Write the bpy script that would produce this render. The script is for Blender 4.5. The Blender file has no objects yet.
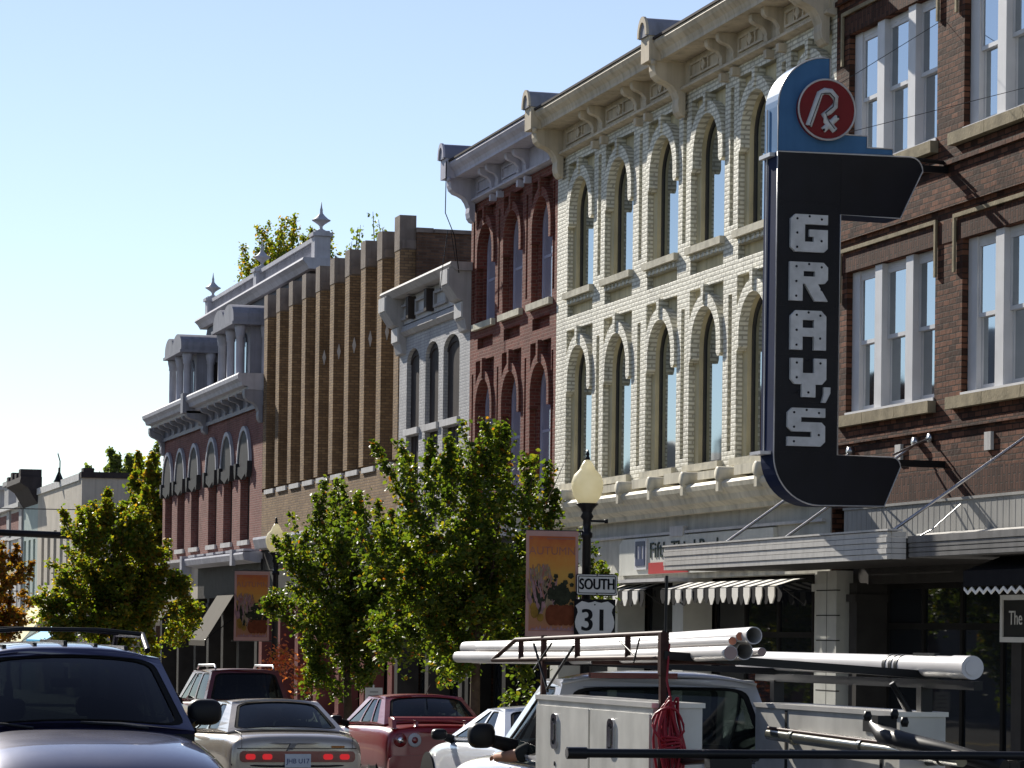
import bpy, math, random
import numpy as np
from mathutils import Vector, Matrix
from mathutils.geometry import tessellate_polygon

# ------------------------------------------------------------------ scene, camera, light
scene = bpy.context.scene
COL = scene.collection
R = math.radians
EYE = Vector((0.0, 0.0, 2.2))

YAW, PITCH, ROLL = R(15.467), R(1.0), R(0.7281)
FWD = Vector((math.sin(YAW) * math.cos(PITCH), math.cos(YAW) * math.cos(PITCH), math.sin(PITCH)))
_r0 = Vector((math.cos(YAW), -math.sin(YAW), 0.0))
_u0 = _r0.cross(FWD)
RGT = _r0 * math.cos(ROLL) + _u0 * math.sin(ROLL)
UPV = -_r0 * math.sin(ROLL) + _u0 * math.cos(ROLL)
cd = bpy.data.cameras.new('camera')
cam = bpy.data.objects.new('camera', cd)
COL.objects.link(cam)
m3 = Matrix((RGT, UPV, -FWD)).transposed()
cam.matrix_world = Matrix.Translation(EYE) @ m3.to_4x4()
cd.sensor_width = 36.0
cd.lens = 36.0 * 3000.0 / 1024.0
cd.shift_y = 194.36 / 1024.0
cd.clip_start = 0.1
cd.clip_end = 6000.0
scene.camera = cam

SUN_TO = Vector((-1.12, 5.0, 2.8)).normalized()          # towards the sun
SUN_EL = math.asin(SUN_TO.z)
SUN_AZ = math.atan2(SUN_TO.x, SUN_TO.y)                  # from +Y towards +X
world = bpy.data.worlds.new('World')
scene.world = world
world.use_nodes = True
wn = world.node_tree
for n in list(wn.nodes): wn.nodes.remove(n)
sky = wn.nodes.new('ShaderNodeTexSky')
sky.sky_type = 'NISHITA'
sky.sun_disc = False
sky.sun_elevation = SUN_EL
sky.sun_rotation = SUN_AZ
sky.altitude = 200.0
sky.air_density = 1.0
sky.dust_density = 0.0
sky.ozone_density = 3.2
bg = wn.nodes.new('ShaderNodeBackground'); bg.inputs['Strength'].default_value = 0.066
wo = wn.nodes.new('ShaderNodeOutputWorld')
hs = wn.nodes.new('ShaderNodeHueSaturation'); hs.inputs['Hue'].default_value = 0.512; hs.inputs['Saturation'].default_value = 0.80; hs.inputs['Value'].default_value = 1.0
wn.links.new(sky.outputs[0], hs.inputs['Color']); wn.links.new(hs.outputs[0], bg.inputs[0]); wn.links.new(bg.outputs[0], wo.inputs[0])
sd = bpy.data.lights.new('sun', 'SUN')
sd.energy = 5.0
sd.angle = R(0.53)
sd.color = (1.0, 0.94, 0.84)
sun = bpy.data.objects.new('sun', sd)
COL.objects.link(sun)
sun.rotation_euler = (-SUN_TO).to_track_quat('-Z', 'Y').to_euler()
sun.location = (0, 60, 60)
vs = scene.view_settings
vs.view_transform = 'Standard'; vs.look = 'None'; vs.gamma = 1.0; vs.exposure = 1.0
vs.use_curve_mapping = False

def at(px, py, X=None, Y=None):
    """point of the world seen at a pixel, on the plane X = const or Y = const"""
    d = RGT * (px - 512.0) - UPV * (py - 384.0 - 194.36) + FWD * 3000.0
    t = X / d.x if X is not None else Y / d.y
    return EYE + d * t

def gz(y):
    """height of the street: it falls gently away from the camera"""
    return -0.010 * (y - 18.0)

# ------------------------------------------------------------------ materials
MATS = {}
def nodes_of(name):
    m = bpy.data.materials.new(name); m.use_nodes = True
    nt = m.node_tree
    b = nt.nodes['Principled BSDF']
    return m, nt, b

def N(nt, kind, **kw):
    n = nt.nodes.new(kind)
    for k, v in kw.items():
        setattr(n, k, v)
    return n

def mat(name, col, rough=0.6, metal=0.0, var=0.12, scale=3.0, bump=0.0, bscale=None, ior=None, coat=0.0, spec=None, streak=0.0):
    """plain surface: base colour broken up by noise, optional vertical streaks of dirt, bump"""
    m, nt, b = nodes_of(name)
    tc = N(nt, 'ShaderNodeTexCoord')
    no = N(nt, 'ShaderNodeTexNoise'); no.inputs['Scale'].default_value = scale; no.inputs['Detail'].default_value = 6
    nt.links.new(tc.outputs['Object'], no.inputs['Vector'])
    mp = N(nt, 'ShaderNodeMapRange')
    mp.inputs['From Min'].default_value = 0.3; mp.inputs['From Max'].default_value = 0.7
    mp.inputs['To Min'].default_value = 1.0 - var; mp.inputs['To Max'].default_value = 1.0 + var * 0.6
    nt.links.new(no.outputs['Fac'], mp.inputs['Value'])
    last = mp.outputs[0]
    if streak > 0:
        mg = N(nt, 'ShaderNodeMapping'); mg.inputs['Scale'].default_value = (7, 7, 0.35)
        nt.links.new(tc.outputs['Object'], mg.inputs['Vector'])
        n2 = N(nt, 'ShaderNodeTexNoise'); n2.inputs['Scale'].default_value = 1.0; n2.inputs['Detail'].default_value = 5
        nt.links.new(mg.outputs[0], n2.inputs['Vector'])
        m2 = N(nt, 'ShaderNodeMapRange')
        m2.inputs['From Min'].default_value = 0.45; m2.inputs['From Max'].default_value = 0.75
        m2.inputs['To Min'].default_value = 1.0; m2.inputs['To Max'].default_value = 1.0 - streak
        nt.links.new(n2.outputs['Fac'], m2.inputs['Value'])
        mu = N(nt, 'ShaderNodeMath', operation='MULTIPLY')
        nt.links.new(last, mu.inputs[0]); nt.links.new(m2.outputs[0], mu.inputs[1])
        last = mu.outputs[0]
    mx = N(nt, 'ShaderNodeVectorMath', operation='SCALE')
    mx.inputs[0].default_value = col[:3]
    nt.links.new(last, mx.inputs['Scale'])
    nt.links.new(mx.outputs[0], b.inputs['Base Color'])
    b.inputs['Roughness'].default_value = rough
    b.inputs['Metallic'].default_value = metal
    if ior: b.inputs['IOR'].default_value = ior
    if coat:
        b.inputs['Coat Weight'].default_value = coat; b.inputs['Coat Roughness'].default_value = 0.03
    if spec is None and metal < .5 and not ior and not coat: spec = 0.04 if rough >= .5 else 0.18
    if spec is not None: b.inputs['Specular IOR Level'].default_value = spec
    if bump > 0:
        n3 = N(nt, 'ShaderNodeTexNoise'); n3.inputs['Scale'].default_value = bscale or scale * 6; n3.inputs['Detail'].default_value = 4
        nt.links.new(tc.outputs['Object'], n3.inputs['Vector'])
        bp = N(nt, 'ShaderNodeBump'); bp.inputs['Strength'].default_value = bump; bp.inputs['Distance'].default_value = 0.02
        nt.links.new(n3.outputs['Fac'], bp.inputs['Height'])
        nt.links.new(bp.outputs[0], b.inputs['Normal'])
    MATS[name] = m
    return m

def brick(name, c1, c2, mortar, bump=0.6, bw=0.215, rh=0.075, ms=0.010, dist=0.02, rough=0.8, var=0.25, vertical=False, dirt=0.25, msmooth=0.15, spec=0.05):
    m, nt, b = nodes_of(name)
    tc = N(nt, 'ShaderNodeTexCoord')
    sp = N(nt, 'ShaderNodeSeparateXYZ'); nt.links.new(tc.outputs['Object'], sp.inputs[0])
    ad = N(nt, 'ShaderNodeMath', operation='ADD'); nt.links.new(sp.outputs[0], ad.inputs[0]); nt.links.new(sp.outputs[1], ad.inputs[1])
    cb = N(nt, 'ShaderNodeCombineXYZ')
    if vertical:
        nt.links.new(sp.outputs[2], cb.inputs[0]); nt.links.new(ad.outputs[0], cb.inputs[1])
    else:
        nt.links.new(ad.outputs[0], cb.inputs[0]); nt.links.new(sp.outputs[2], cb.inputs[1])
    # slightly uneven courses
    nw = N(nt, 'ShaderNodeTexNoise'); nw.inputs['Scale'].default_value = 2.5
    nt.links.new(tc.outputs['Object'], nw.inputs['Vector'])
    sc = N(nt, 'ShaderNodeVectorMath', operation='SCALE'); sc.inputs['Scale'].default_value = 0.022
    nt.links.new(nw.outputs['Color'], sc.inputs[0])
    va = N(nt, 'ShaderNodeVectorMath', operation='ADD'); nt.links.new(cb.outputs[0], va.inputs[0]); nt.links.new(sc.outputs[0], va.inputs[1])
    bt = N(nt, 'ShaderNodeTexBrick')
    nt.links.new(va.outputs[0], bt.inputs['Vector'])
    bt.inputs['Color1'].default_value = (*c1, 1); bt.inputs['Color2'].default_value = (*c2, 1); bt.inputs['Mortar'].default_value = (*mortar, 1)
    bt.inputs['Scale'].default_value = 1.0
    bt.inputs['Mortar Size'].default_value = ms; bt.inputs['Mortar Smooth'].default_value = msmooth
    bt.inputs['Brick Width'].default_value = bw; bt.inputs['Row Height'].default_value = rh
    no = N(nt, 'ShaderNodeTexNoise'); no.inputs['Scale'].default_value = 0.9; no.inputs['Detail'].default_value = 7
    nt.links.new(tc.outputs['Object'], no.inputs['Vector'])
    mp = N(nt, 'ShaderNodeMapRange'); mp.inputs['From Min'].default_value = 0.3; mp.inputs['From Max'].default_value = 0.75
    mp.inputs['To Min'].default_value = 1.0 + var * 0.5; mp.inputs['To Max'].default_value = 1.0 - var
    nt.links.new(no.outputs['Fac'], mp.inputs['Value'])
    mg = N(nt, 'ShaderNodeMapping'); mg.inputs['Scale'].default_value = (5, 5, 0.3)
    nt.links.new(tc.outputs['Object'], mg.inputs['Vector'])
    n2 = N(nt, 'ShaderNodeTexNoise'); n2.inputs['Scale'].default_value = 1.0; n2.inputs['Detail'].default_value = 5
    nt.links.new(mg.outputs[0], n2.inputs['Vector'])
    m2 = N(nt, 'ShaderNodeMapRange'); m2.inputs['From Min'].default_value = 0.5; m2.inputs['From Max'].default_value = 0.75
    m2.inputs['To Min'].default_value = 1.0; m2.inputs['To Max'].default_value = 1.0 - dirt
    nt.links.new(n2.outputs['Fac'], m2.inputs['Value'])
    mu = N(nt, 'ShaderNodeMath', operation='MULTIPLY'); nt.links.new(mp.outputs[0], mu.inputs[0]); nt.links.new(m2.outputs[0], mu.inputs[1])
    vm = N(nt, 'ShaderNodeVectorMath', operation='SCALE')
    nt.links.new(bt.outputs['Color'], vm.inputs[0]); nt.links.new(mu.outputs[0], vm.inputs['Scale'])
    nt.links.new(vm.outputs[0], b.inputs['Base Color'])
    b.inputs['Roughness'].default_value = rough
    b.inputs['Specular IOR Level'].default_value = spec
    # relief: joints set back, faces uneven
    n4 = N(nt, 'ShaderNodeTexNoise'); n4.inputs['Scale'].default_value = 14.0; n4.inputs['Detail'].default_value = 3
    nt.links.new(tc.outputs['Object'], n4.inputs['Vector'])
    iv = N(nt, 'ShaderNodeMath', operation='MULTIPLY_ADD'); iv.inputs[1].default_value = -1.0; iv.inputs[2].default_value = 1.0
    nt.links.new(bt.outputs['Fac'], iv.inputs[0])
    ma = N(nt, 'ShaderNodeMath', operation='MULTIPLY_ADD'); ma.inputs[1].default_value = 0.14
    nt.links.new(n4.outputs['Fac'], ma.inputs[0]); nt.links.new(iv.outputs[0], ma.inputs[2])
    bp = N(nt, 'ShaderNodeBump'); bp.inputs['Strength'].default_value = bump; bp.inputs['Distance'].default_value = dist
    nt.links.new(ma.outputs[0], bp.inputs['Height'])
    nt.links.new(bp.outputs[0], b.inputs['Normal'])
    MATS[name] = m
    return m

def glass_mat(name, col=(0.012, 0.014, 0.017), ior=2.3, wave=0.02, transp=0.0, tint=(0.5, 0.55, 0.55), stint=None):
    m, nt, b = nodes_of(name)
    b.inputs['Base Color'].default_value = (*col, 1)
    b.inputs['Roughness'].default_value = 0.03
    b.inputs['IOR'].default_value = ior
    if stint: b.inputs['Specular Tint'].default_value = (*stint, 1)
    if wave:
        tc = N(nt, 'ShaderNodeTexCoord')
        no = N(nt, 'ShaderNodeTexNoise'); no.inputs['Scale'].default_value = 1.3; no.inputs['Detail'].default_value = 1
        nt.links.new(tc.outputs['Object'], no.inputs['Vector'])
        bp = N(nt, 'ShaderNodeBump'); bp.inputs['Strength'].default_value = wave; bp.inputs['Distance'].default_value = 0.1
        nt.links.new(no.outputs['Fac'], bp.inputs['Height']); nt.links.new(bp.outputs[0], b.inputs['Normal'])
    if transp > 0:
        out = nt.nodes['Material Output']
        tr = N(nt, 'ShaderNodeBsdfTransparent'); tr.inputs[0].default_value = (*tint, 1)
        mx = N(nt, 'ShaderNodeMixShader'); mx.inputs[0].default_value = transp
        nt.links.new(b.outputs[0], mx.inputs[1]); nt.links.new(tr.outputs[0], mx.inputs[2])
        nt.links.new(mx.outputs[0], out.inputs[0])
    MATS[name] = m
    return m

def leaf_mat(name, cols, trans=0.45):
    """leaves: colour picked per leaf, light passes through"""
    m, nt, b = nodes_of(name)
    ge = N(nt, 'ShaderNodeNewGeometry')
    cr = N(nt, 'ShaderNodeValToRGB')
    el = cr.color_ramp.elements
    while len(el) < len(cols): el.new(0.5)
    for i, (p, c) in enumerate(cols):
        el[i].position = p; el[i].color = (*c, 1)
    nt.links.new(ge.outputs['Random Per Island'], cr.inputs[0])
    nt.links.new(cr.outputs[0], b.inputs['Base Color'])
    b.inputs['Roughness'].default_value = 0.5; b.inputs['Specular IOR Level'].default_value = 0.2
    out = nt.nodes['Material Output']
    tl = N(nt, 'ShaderNodeBsdfTranslucent')
    mul = N(nt, 'ShaderNodeMixRGB', blend_type='MULTIPLY'); mul.inputs[0].default_value = 1.0
    mul.inputs[2].default_value = (3.2, 3.1, 0.85, 1)
    nt.links.new(cr.outputs[0], mul.inputs[1]); nt.links.new(mul.outputs[0], tl.inputs[0])
    mx = N(nt, 'ShaderNodeMixShader'); mx.inputs[0].default_value = trans
    nt.links.new(b.outputs[0], mx.inputs[1]); nt.links.new(tl.outputs[0], mx.inputs[2]); nt.links.new(mx.outputs[0], out.inputs[0])
    MATS[name] = m
    return m

def ramp_mat(name, stops, axis=2, lo=0.0, hi=1.0, rough=0.7):
    """printed cloth whose colour changes along one axis of the object"""
    m, nt, b = nodes_of(name)
    tc = N(nt, 'ShaderNodeTexCoord'); sp = N(nt, 'ShaderNodeSeparateXYZ'); nt.links.new(tc.outputs['Object'], sp.inputs[0])
    no = N(nt, 'ShaderNodeTexNoise'); no.inputs['Scale'].default_value = 9
    nt.links.new(tc.outputs['Object'], no.inputs['Vector'])
    mp = N(nt, 'ShaderNodeMapRange'); mp.inputs['From Min'].default_value = lo; mp.inputs['From Max'].default_value = hi
    nt.links.new(sp.outputs[axis], mp.inputs['Value'])
    ma = N(nt, 'ShaderNodeMath', operation='MULTIPLY_ADD'); ma.inputs[1].default_value = 0.25
    nt.links.new(no.outputs['Fac'], ma.inputs[0]); nt.links.new(mp.outputs[0], ma.inputs[2])
    sb = N(nt, 'ShaderNodeMath', operation='SUBTRACT'); sb.inputs[1].default_value = 0.125
    nt.links.new(ma.outputs[0], sb.inputs[0])
    cr = N(nt, 'ShaderNodeValToRGB'); el = cr.color_ramp.elements
    while len(el) < len(stops): el.new(0.5)
    for i, (p, c) in enumerate(stops):
        el[i].position = p; el[i].color = (*c, 1)
    nt.links.new(sb.outputs[0], cr.inputs[0]); nt.links.new(cr.outputs[0], b.inputs['Base Color'])
    b.inputs['Roughness'].default_value = rough
    MATS[name] = m
    return m

# walls
brick('cream_brick', (0.76, 0.735, 0.625), (0.68, 0.655, 0.55), (0.42, 0.40, 0.32), bump=1.0, rh=0.08, bw=0.23, ms=0.016, dist=0.07, rough=0.6, var=0.22, dirt=0.32, spec=.22)
mat('cream_paint', (0.58, 0.51, 0.33), 0.6, var=0.2, scale=1.5, bump=0.15, streak=0.28)
mat('cream_trim', (0.60, 0.56, 0.45), 0.55, var=0.2, scale=2, bump=0.1, streak=0.3)
mat('cream_cornice', (0.54, 0.47, 0.36), 0.55, var=0.2, scale=1.2, bump=0.1, streak=0.3)
mat('brown_stone', (0.27, 0.23, 0.155), 0.8, var=0.3, scale=4, bump=0.3)
mat('stone_sill', (0.50, 0.47, 0.38), 0.8, var=0.25, scale=4, bump=0.3)
brick('red_brick', (0.20, 0.066, 0.05), (0.125, 0.042, 0.034), (0.20, 0.115, 0.09), bump=0.9, dist=0.06, var=0.3)
mat('lavender_paint', (0.44, 0.43, 0.50), 0.5, var=0.14, scale=1.5, bump=0.1, streak=0.2)
mat('lavender_dark', (0.16, 0.16, 0.21), 0.45, var=0.2, scale=2)
brick('grey_brick', (0.44, 0.435, 0.43), (0.38, 0.375, 0.375), (0.30, 0.30, 0.32), bump=0.9, dist=0.07, rough=0.6, var=0.2)
mat('grey_paint', (0.36, 0.35, 0.35), 0.6, var=0.14, scale=2, bump=0.1, streak=0.2)
mat('grey_light', (0.52, 0.51, 0.50), 0.6, var=0.14, scale=2, bump=0.1, streak=0.2)
mat('boarded', (0.052, 0.043, 0.040), 0.6, var=0.2, scale=2, streak=0.25)
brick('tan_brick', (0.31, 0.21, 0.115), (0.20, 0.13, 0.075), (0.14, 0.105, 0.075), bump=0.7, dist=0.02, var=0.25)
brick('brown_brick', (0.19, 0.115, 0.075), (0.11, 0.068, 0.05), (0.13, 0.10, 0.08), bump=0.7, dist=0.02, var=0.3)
mat('rib_cap', (0.22, 0.185, 0.16), 0.8, var=0.25, scale=2.5, bump=0.25, streak=0.25)
mat('white_strip', (0.55, 0.54, 0.52), 0.6, var=0.15, scale=2, streak=0.2)
brick('old_red_brick', (0.25, 0.105, 0.088), (0.18, 0.072, 0.063), (0.24, 0.16, 0.14), bump=0.8, dist=0.03, var=0.25)
mat('slate_paint', (0.25, 0.25, 0.28), 0.5, var=0.18, scale=1.5, bump=0.1, streak=0.25)
mat('slate_light', (0.42, 0.42, 0.46), 0.5, var=0.15, scale=2, streak=0.2)
mat('hood_panel', (0.045, 0.045, 0.047), 0.6, var=0.15, scale=2)
brick('dark_brick', (0.175, 0.078, 0.048), (0.042, 0.022, 0.017), (0.04, 0.028, 0.022), bump=0.9, dist=0.05, rh=0.085, bw=0.23, var=0.35)
brick('soldier_brick', (0.10, 0.048, 0.034), (0.05, 0.026, 0.02), (0.04, 0.03, 0.026), bump=0.8, rh=0.085, bw=0.23, vertical=True, var=0.25)
mat('frame_white', (0.55, 0.55, 0.56), 0.45, var=0.08, scale=3)
mat('frame_dark', (0.045, 0.042, 0.04), 0.4, var=0.2, scale=3)
mat('frame_blue', (0.34, 0.34, 0.44), 0.5, var=0.1, scale=3)
glass_mat('window_glass', col=(.008,.010,.013), ior=6.0, wave=0.008, stint=(.86,.94,1.0))
glass_mat('sky_pale_glass', col=(.26,.26,.33), ior=1.9, wave=0.008)  # pale lavender base colour stands in for the reflected sky
glass_mat('shop_glass', ior=1.28, wave=0.01)
mat('shop_dark', (0.018, 0.017, 0.016), 0.7, var=0.3, scale=1.5)
mat('pilaster_red', (0.16, 0.06, 0.055), 0.6, var=0.2, scale=2)
mat('tile_white', (0.50, 0.50, 0.46), 0.35, var=0.12, scale=3)
mat('beige_wall', (0.46, 0.42, 0.36), 0.75, var=0.15, scale=0.7, bump=0.15, streak=0.2)
mat('green_wall', (0.34, 0.40, 0.38), 0.6, var=0.12, scale=1, streak=0.2)
mat('coping_dark', (0.05, 0.042, 0.042), 0.7, var=0.2)
mat('marquee_white', (0.50, 0.485, 0.46), 0.4, var=0.1, scale=2, streak=0.25)
mat('metal_fascia', (0.30, 0.295, 0.28), 0.5, metal=0.0, var=0.12, scale=2, streak=0.2)
mat('canopy_grey', (0.17, 0.165, 0.16), 0.5, var=.15, streak=.2)
mat('fascia_shaded', (0.44, 0.43, 0.38), 0.6, var=.15, streak=.25)  # cream trim greyed and darkened in colour for the shop cornice's shade
mat('slate_roof', (0.06, 0.06, 0.072), 0.55, var=0.2, scale=1.5, streak=0.2)
mat('canopy_dark', (0.045, 0.042, 0.040), 0.6, var=0.2)
mat('black_metal', (0.012, 0.012, 0.013), 0.35, var=0.2)
mat('rust_metal', (0.055, 0.030, 0.026), 0.5, var=0.4, scale=9)
mat('steel', (0.45, 0.45, 0.46), 0.3, metal=0.9, var=0.15, scale=6)
mat('awning_white', (0.75, 0.73, 0.68), 0.8, var=0.08)
mat('awning_black', (0.015, 0.015, 0.017), 0.8, var=0.1)
mat('awning_taupe', (0.065, 0.057, 0.045), 0.8, var=0.1)
mat('awning_straw', (0.58, 0.54, 0.33), 0.8, var=0.1)
mat('awning_blue', (0.05, 0.34, 0.60), 0.7, var=0.1)
mat('asphalt', (0.05, 0.05, 0.052), 0.9, var=0.25, scale=1.2, bump=0.4, bscale=60)
mat('concrete', (0.34, 0.33, 0.31), 0.85, var=0.2, scale=1.5, bump=0.25, bscale=40)
mat('kerbstone', (0.40, 0.39, 0.37), 0.85, var=0.2, scale=2)
mat('paint_yellow', (0.60, 0.42, 0.05), 0.7, var=0.2, scale=6)
mat('paint_white', (0.65, 0.65, 0.63), 0.7, var=0.2, scale=6)
mat('earth', (0.10, 0.10, 0.06), 0.95, var=0.3, scale=0.4)
mat('roof_tar', (0.06, 0.06, 0.062), 0.9, var=0.2)
mat('bark', (0.085, 0.062, 0.045), 0.9, var=0.35, scale=8, bump=0.5)

# ------------------------------------------------------------------ mesh builder
class MB:
    def __init__(s): s.v = []; s.f = []; s.m = []; s.mi = 0; s.sm = []; s.smooth = False
    def face(s, idx): s.f.append(tuple(idx)); s.m.append(s.mi); s.sm.append(s.smooth)
    def pts(s, ps):
        i = len(s.v); s.v.extend([tuple(p) for p in ps]); return i
    def box(s, x0, y0, z0, x1, y1, z1):
        if x0 > x1: x0, x1 = x1, x0
        if y0 > y1: y0, y1 = y1, y0
        if z0 > z1: z0, z1 = z1, z0
        i = s.pts([(x0, y0, z0), (x1, y0, z0), (x1, y1, z0), (x0, y1, z0), (x0, y0, z1), (x1, y0, z1), (x1, y1, z1), (x0, y1, z1)])
        for q in ((0, 3, 2, 1), (4, 5, 6, 7), (0, 1, 5, 4), (1, 2, 6, 5), (2, 3, 7, 6), (3, 0, 4, 7)): s.face([i + k for k in q])
        return s
    def quad(s, a, b, c, d):
        i = s.pts([a, b, c, d]); s.face((i, i + 1, i + 2, i + 3)); return s
    def slab(s, a, b, c, d, t):
        """thin solid panel from four corners"""
        a, b, c, d = map(Vector, (a, b, c, d)); n = (b - a).cross(d - a).normalized() * t
        i = s.pts([a, b, c, d, a + n, b + n, c + n, d + n])
        for q in ((0, 3, 2, 1), (4, 5, 6, 7), (0, 1, 5, 4), (1, 2, 6, 5), (2, 3, 7, 6), (3, 0, 4, 7)): s.face([i + k for k in q])
        return s
    def prism(s, loops, fn, d0, d1):
        """polygon with holes in the (a,b) plane, extruded between depths d0 and d1; fn(a,b,d) -> point"""
        if not isinstance(loops[0][0], (tuple, list, Vector)): loops = [loops]
        flat = [p for l in loops for p in l]
        tri = tessellate_polygon([[Vector((p[0], p[1], 0)) for p in l] for l in loops])
        n = len(flat)
        i = s.pts([fn(p[0], p[1], d0) for p in flat] + [fn(p[0], p[1], d1) for p in flat])
        for t in tri:
            s.face((i + t[0], i + t[1], i + t[2])); s.face((i + n + t[2], i + n + t[1], i + n + t[0]))
        k = 0
        for l in loops:
            m = len(l)
            for j in range(m):
                a = i + k + j; b = i + k + (j + 1) % m
                s.face((a, b, b + n, a + n))
            k += m
        return s
    def tube(s, path, r, n=8, cap=True, closed=False):
        P = [Vector(p) for p in path]; rs = r if isinstance(r, (list, tuple)) else [r] * len(P)
        sm = s.smooth; s.smooth = True
        up = Vector((0.12, 0.31, 0.94)); rings = []
        for k, p in enumerate(P):
            t = (P[min(k + 1, len(P) - 1)] - P[max(k - 1, 0)])
            if closed: t = P[(k + 1) % len(P)] - P[k - 1]
            t.normalize()
            a = t.cross(up)
            if a.length < 0.05: a = t.cross(Vector((1, 0, 0)))
            a.normalize(); b = t.cross(a)
            rings.append(s.pts([p + (a * math.cos(2 * math.pi * j / n) + b * math.sin(2 * math.pi * j / n)) * rs[k] for j in range(n)]))
        for k in range(len(rings) - (0 if closed else 1)):
            q0 = rings[k]; q1 = rings[(k + 1) % len(rings)]
            for j in range(n): s.face((q0 + j, q0 + (j + 1) % n, q1 + (j + 1) % n, q1 + j))
        s.smooth = sm
        if cap and not closed:
            for q in (rings[0], rings[-1]):
                i = s.pts([s.v[q + j] for j in range(n)]); s.face([i + j for j in range(n)])
        return s
    def lathe(s, c, prof, n=20, axis='z', smooth=True):
        c = Vector(c); sm = s.smooth; s.smooth = smooth; rings = []
        for r, h in prof:
            ring = []
            for j in range(n):
                a = 2 * math.pi * j / n; u, w = r * math.cos(a), r * math.sin(a)
                ring.append(c + (Vector((u, w, h)) if axis == 'z' else Vector((h, u, w)) if axis == 'x' else Vector((w, h, u))))
            rings.append(s.pts(ring))
        for k in range(len(rings) - 1):
            for j in range(n): s.face((rings[k] + j, rings[k] + (j + 1) % n, rings[k + 1] + (j + 1) % n, rings[k + 1] + j))
        s.face([rings[0] + j for j in reversed(range(n))]); s.face([rings[-1] + j for j in range(n)])
        s.smooth = sm
        return s
    def grid(s, fn, nu, nv):
        sm = s.smooth; s.smooth = True
        i = s.pts([fn(a / nu, b / nv) for b in range(nv + 1) for a in range(nu + 1)])
        for b in range(nv):
            for a in range(nu):
                k = i + b * (nu + 1) + a; s.face((k, k + 1, k + nu + 2, k + nu + 1))
        s.smooth = sm; return s
    def build(s, name, mats, parent=None, recalc=True):
        if isinstance(mats, str): mats = [mats]
        off = parent_loc(parent)
        me = bpy.data.meshes.new(name)
        me.from_pydata([(x - off[0], y - off[1], z - off[2]) for x, y, z in s.v], [], s.f)
        for k in mats: me.materials.append(MATS[k])
        me.polygons.foreach_set('material_index', s.m)
        me.polygons.foreach_set('use_smooth', s.sm)
        if recalc:
            import bmesh
            bm = bmesh.new(); bm.from_mesh(me); bmesh.ops.recalc_face_normals(bm, faces=bm.faces); bm.to_mesh(me); bm.free()
        me.update()
        o = bpy.data.objects.new(name, me); COL.objects.link(o)
        if parent: o.parent = parent
        LOC[o.name] = off
        return o

LOC = {}
def build_each(mb, name, mats, parent):
    """every loose piece of mb becomes an object of its own"""
    p = list(range(len(mb.v)))
    def root(i):
        while p[i] != i: p[i] = p[p[i]]; i = p[i]
        return i
    for f in mb.f:
        for k in f[1:]: p[root(k)] = root(f[0])
    out = {}
    for f, m, s in zip(mb.f, mb.m, mb.sm): out.setdefault(root(f[0]), []).append((f, m, s))
    for fs in out.values():
        q = MB(); mp = {}
        for f, m, s in fs:
            for k in f:
                if k not in mp: mp[k] = len(q.v); q.v.append(mb.v[k])
            q.mi = m; q.smooth = s; q.face([mp[k] for k in f])
        q.build(name, mats, parent)
def parent_loc(p):
    return LOC.get(p.name, (0, 0, 0)) if p else (0, 0, 0)
def thing(name, label, cat, loc, group=None):
    o = bpy.data.objects.new(name, None); COL.objects.link(o); o.location = loc; o.empty_display_size = 0.3
    o['label'] = label; o['category'] = cat
    if group: o['group'] = group
    LOC[o.name] = tuple(loc)
    return o
def tag(o, label, cat, group=None):
    o['label'] = label; o['category'] = cat
    if group: o['group'] = group
    return o
def struct(o): o['kind'] = 'structure'; return o

F_YZ = lambda a, b, d: (d, a, b)      # street fronts: a = Y, b = Z, depth = X
F_XZ = lambda a, b, d: (a, d, b)      # faces across the street: a = X, b = Z, depth = Y
F_XY = lambda a, b, d: (a, b, d)

def rect(a0, b0, a1, b1): return [(a0, b0), (a1, b0), (a1, b1), (a0, b1)]
def arch(c, hw, z0, zs, rise=None, n=14):
    """opening: flat bottom z0, springing zs, round top"""
    rise = hw if rise is None else rise
    return [(c - hw, z0), (c + hw, z0)] + [(c + hw * math.cos(math.pi * k / n), zs + rise * math.sin(math.pi * k / n)) for k in range(n + 1)]
def ring(c, ro, ri, zs, rise_o=None, rise_i=None, n=16):
    rise_o = rise_o or ro; rise_i = rise_i or ri
    return [(c + ro * math.cos(math.pi * k / n), zs + rise_o * math.sin(math.pi * k / n)) for k in range(n + 1)] + \
           [(c - ri * math.cos(math.pi * k / n), zs + rise_i * math.sin(math.pi * k / n)) for k in range(n + 1)]

def text_mesh(mb, s, fn, size, depth=0.004, align='CENTER', sx=1.0):
    """lettering: adds the outline of a string to mb; fn(x, y, d) -> point"""
    cu = bpy.data.curves.new('lettering', 'FONT'); cu.body = s; cu.size = size; cu.align_x = align; cu.align_y = 'CENTER'; cu.resolution_u = 4
    cu.extrude = depth / 2
    o = bpy.data.objects.new('lettering', cu); COL.objects.link(o)
    dg = bpy.context.evaluated_depsgraph_get()
    me = bpy.data.meshes.new_from_object(o.evaluated_get(dg))
    i = mb.pts([fn(v.co.x * sx, v.co.y, v.co.z) for v in me.vertices])
    for p in me.polygons: mb.face([i + k for k in p.vertices])
    bpy.data.meshes.remove(me); bpy.data.objects.remove(o); bpy.data.curves.remove(cu)
    return mb

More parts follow.
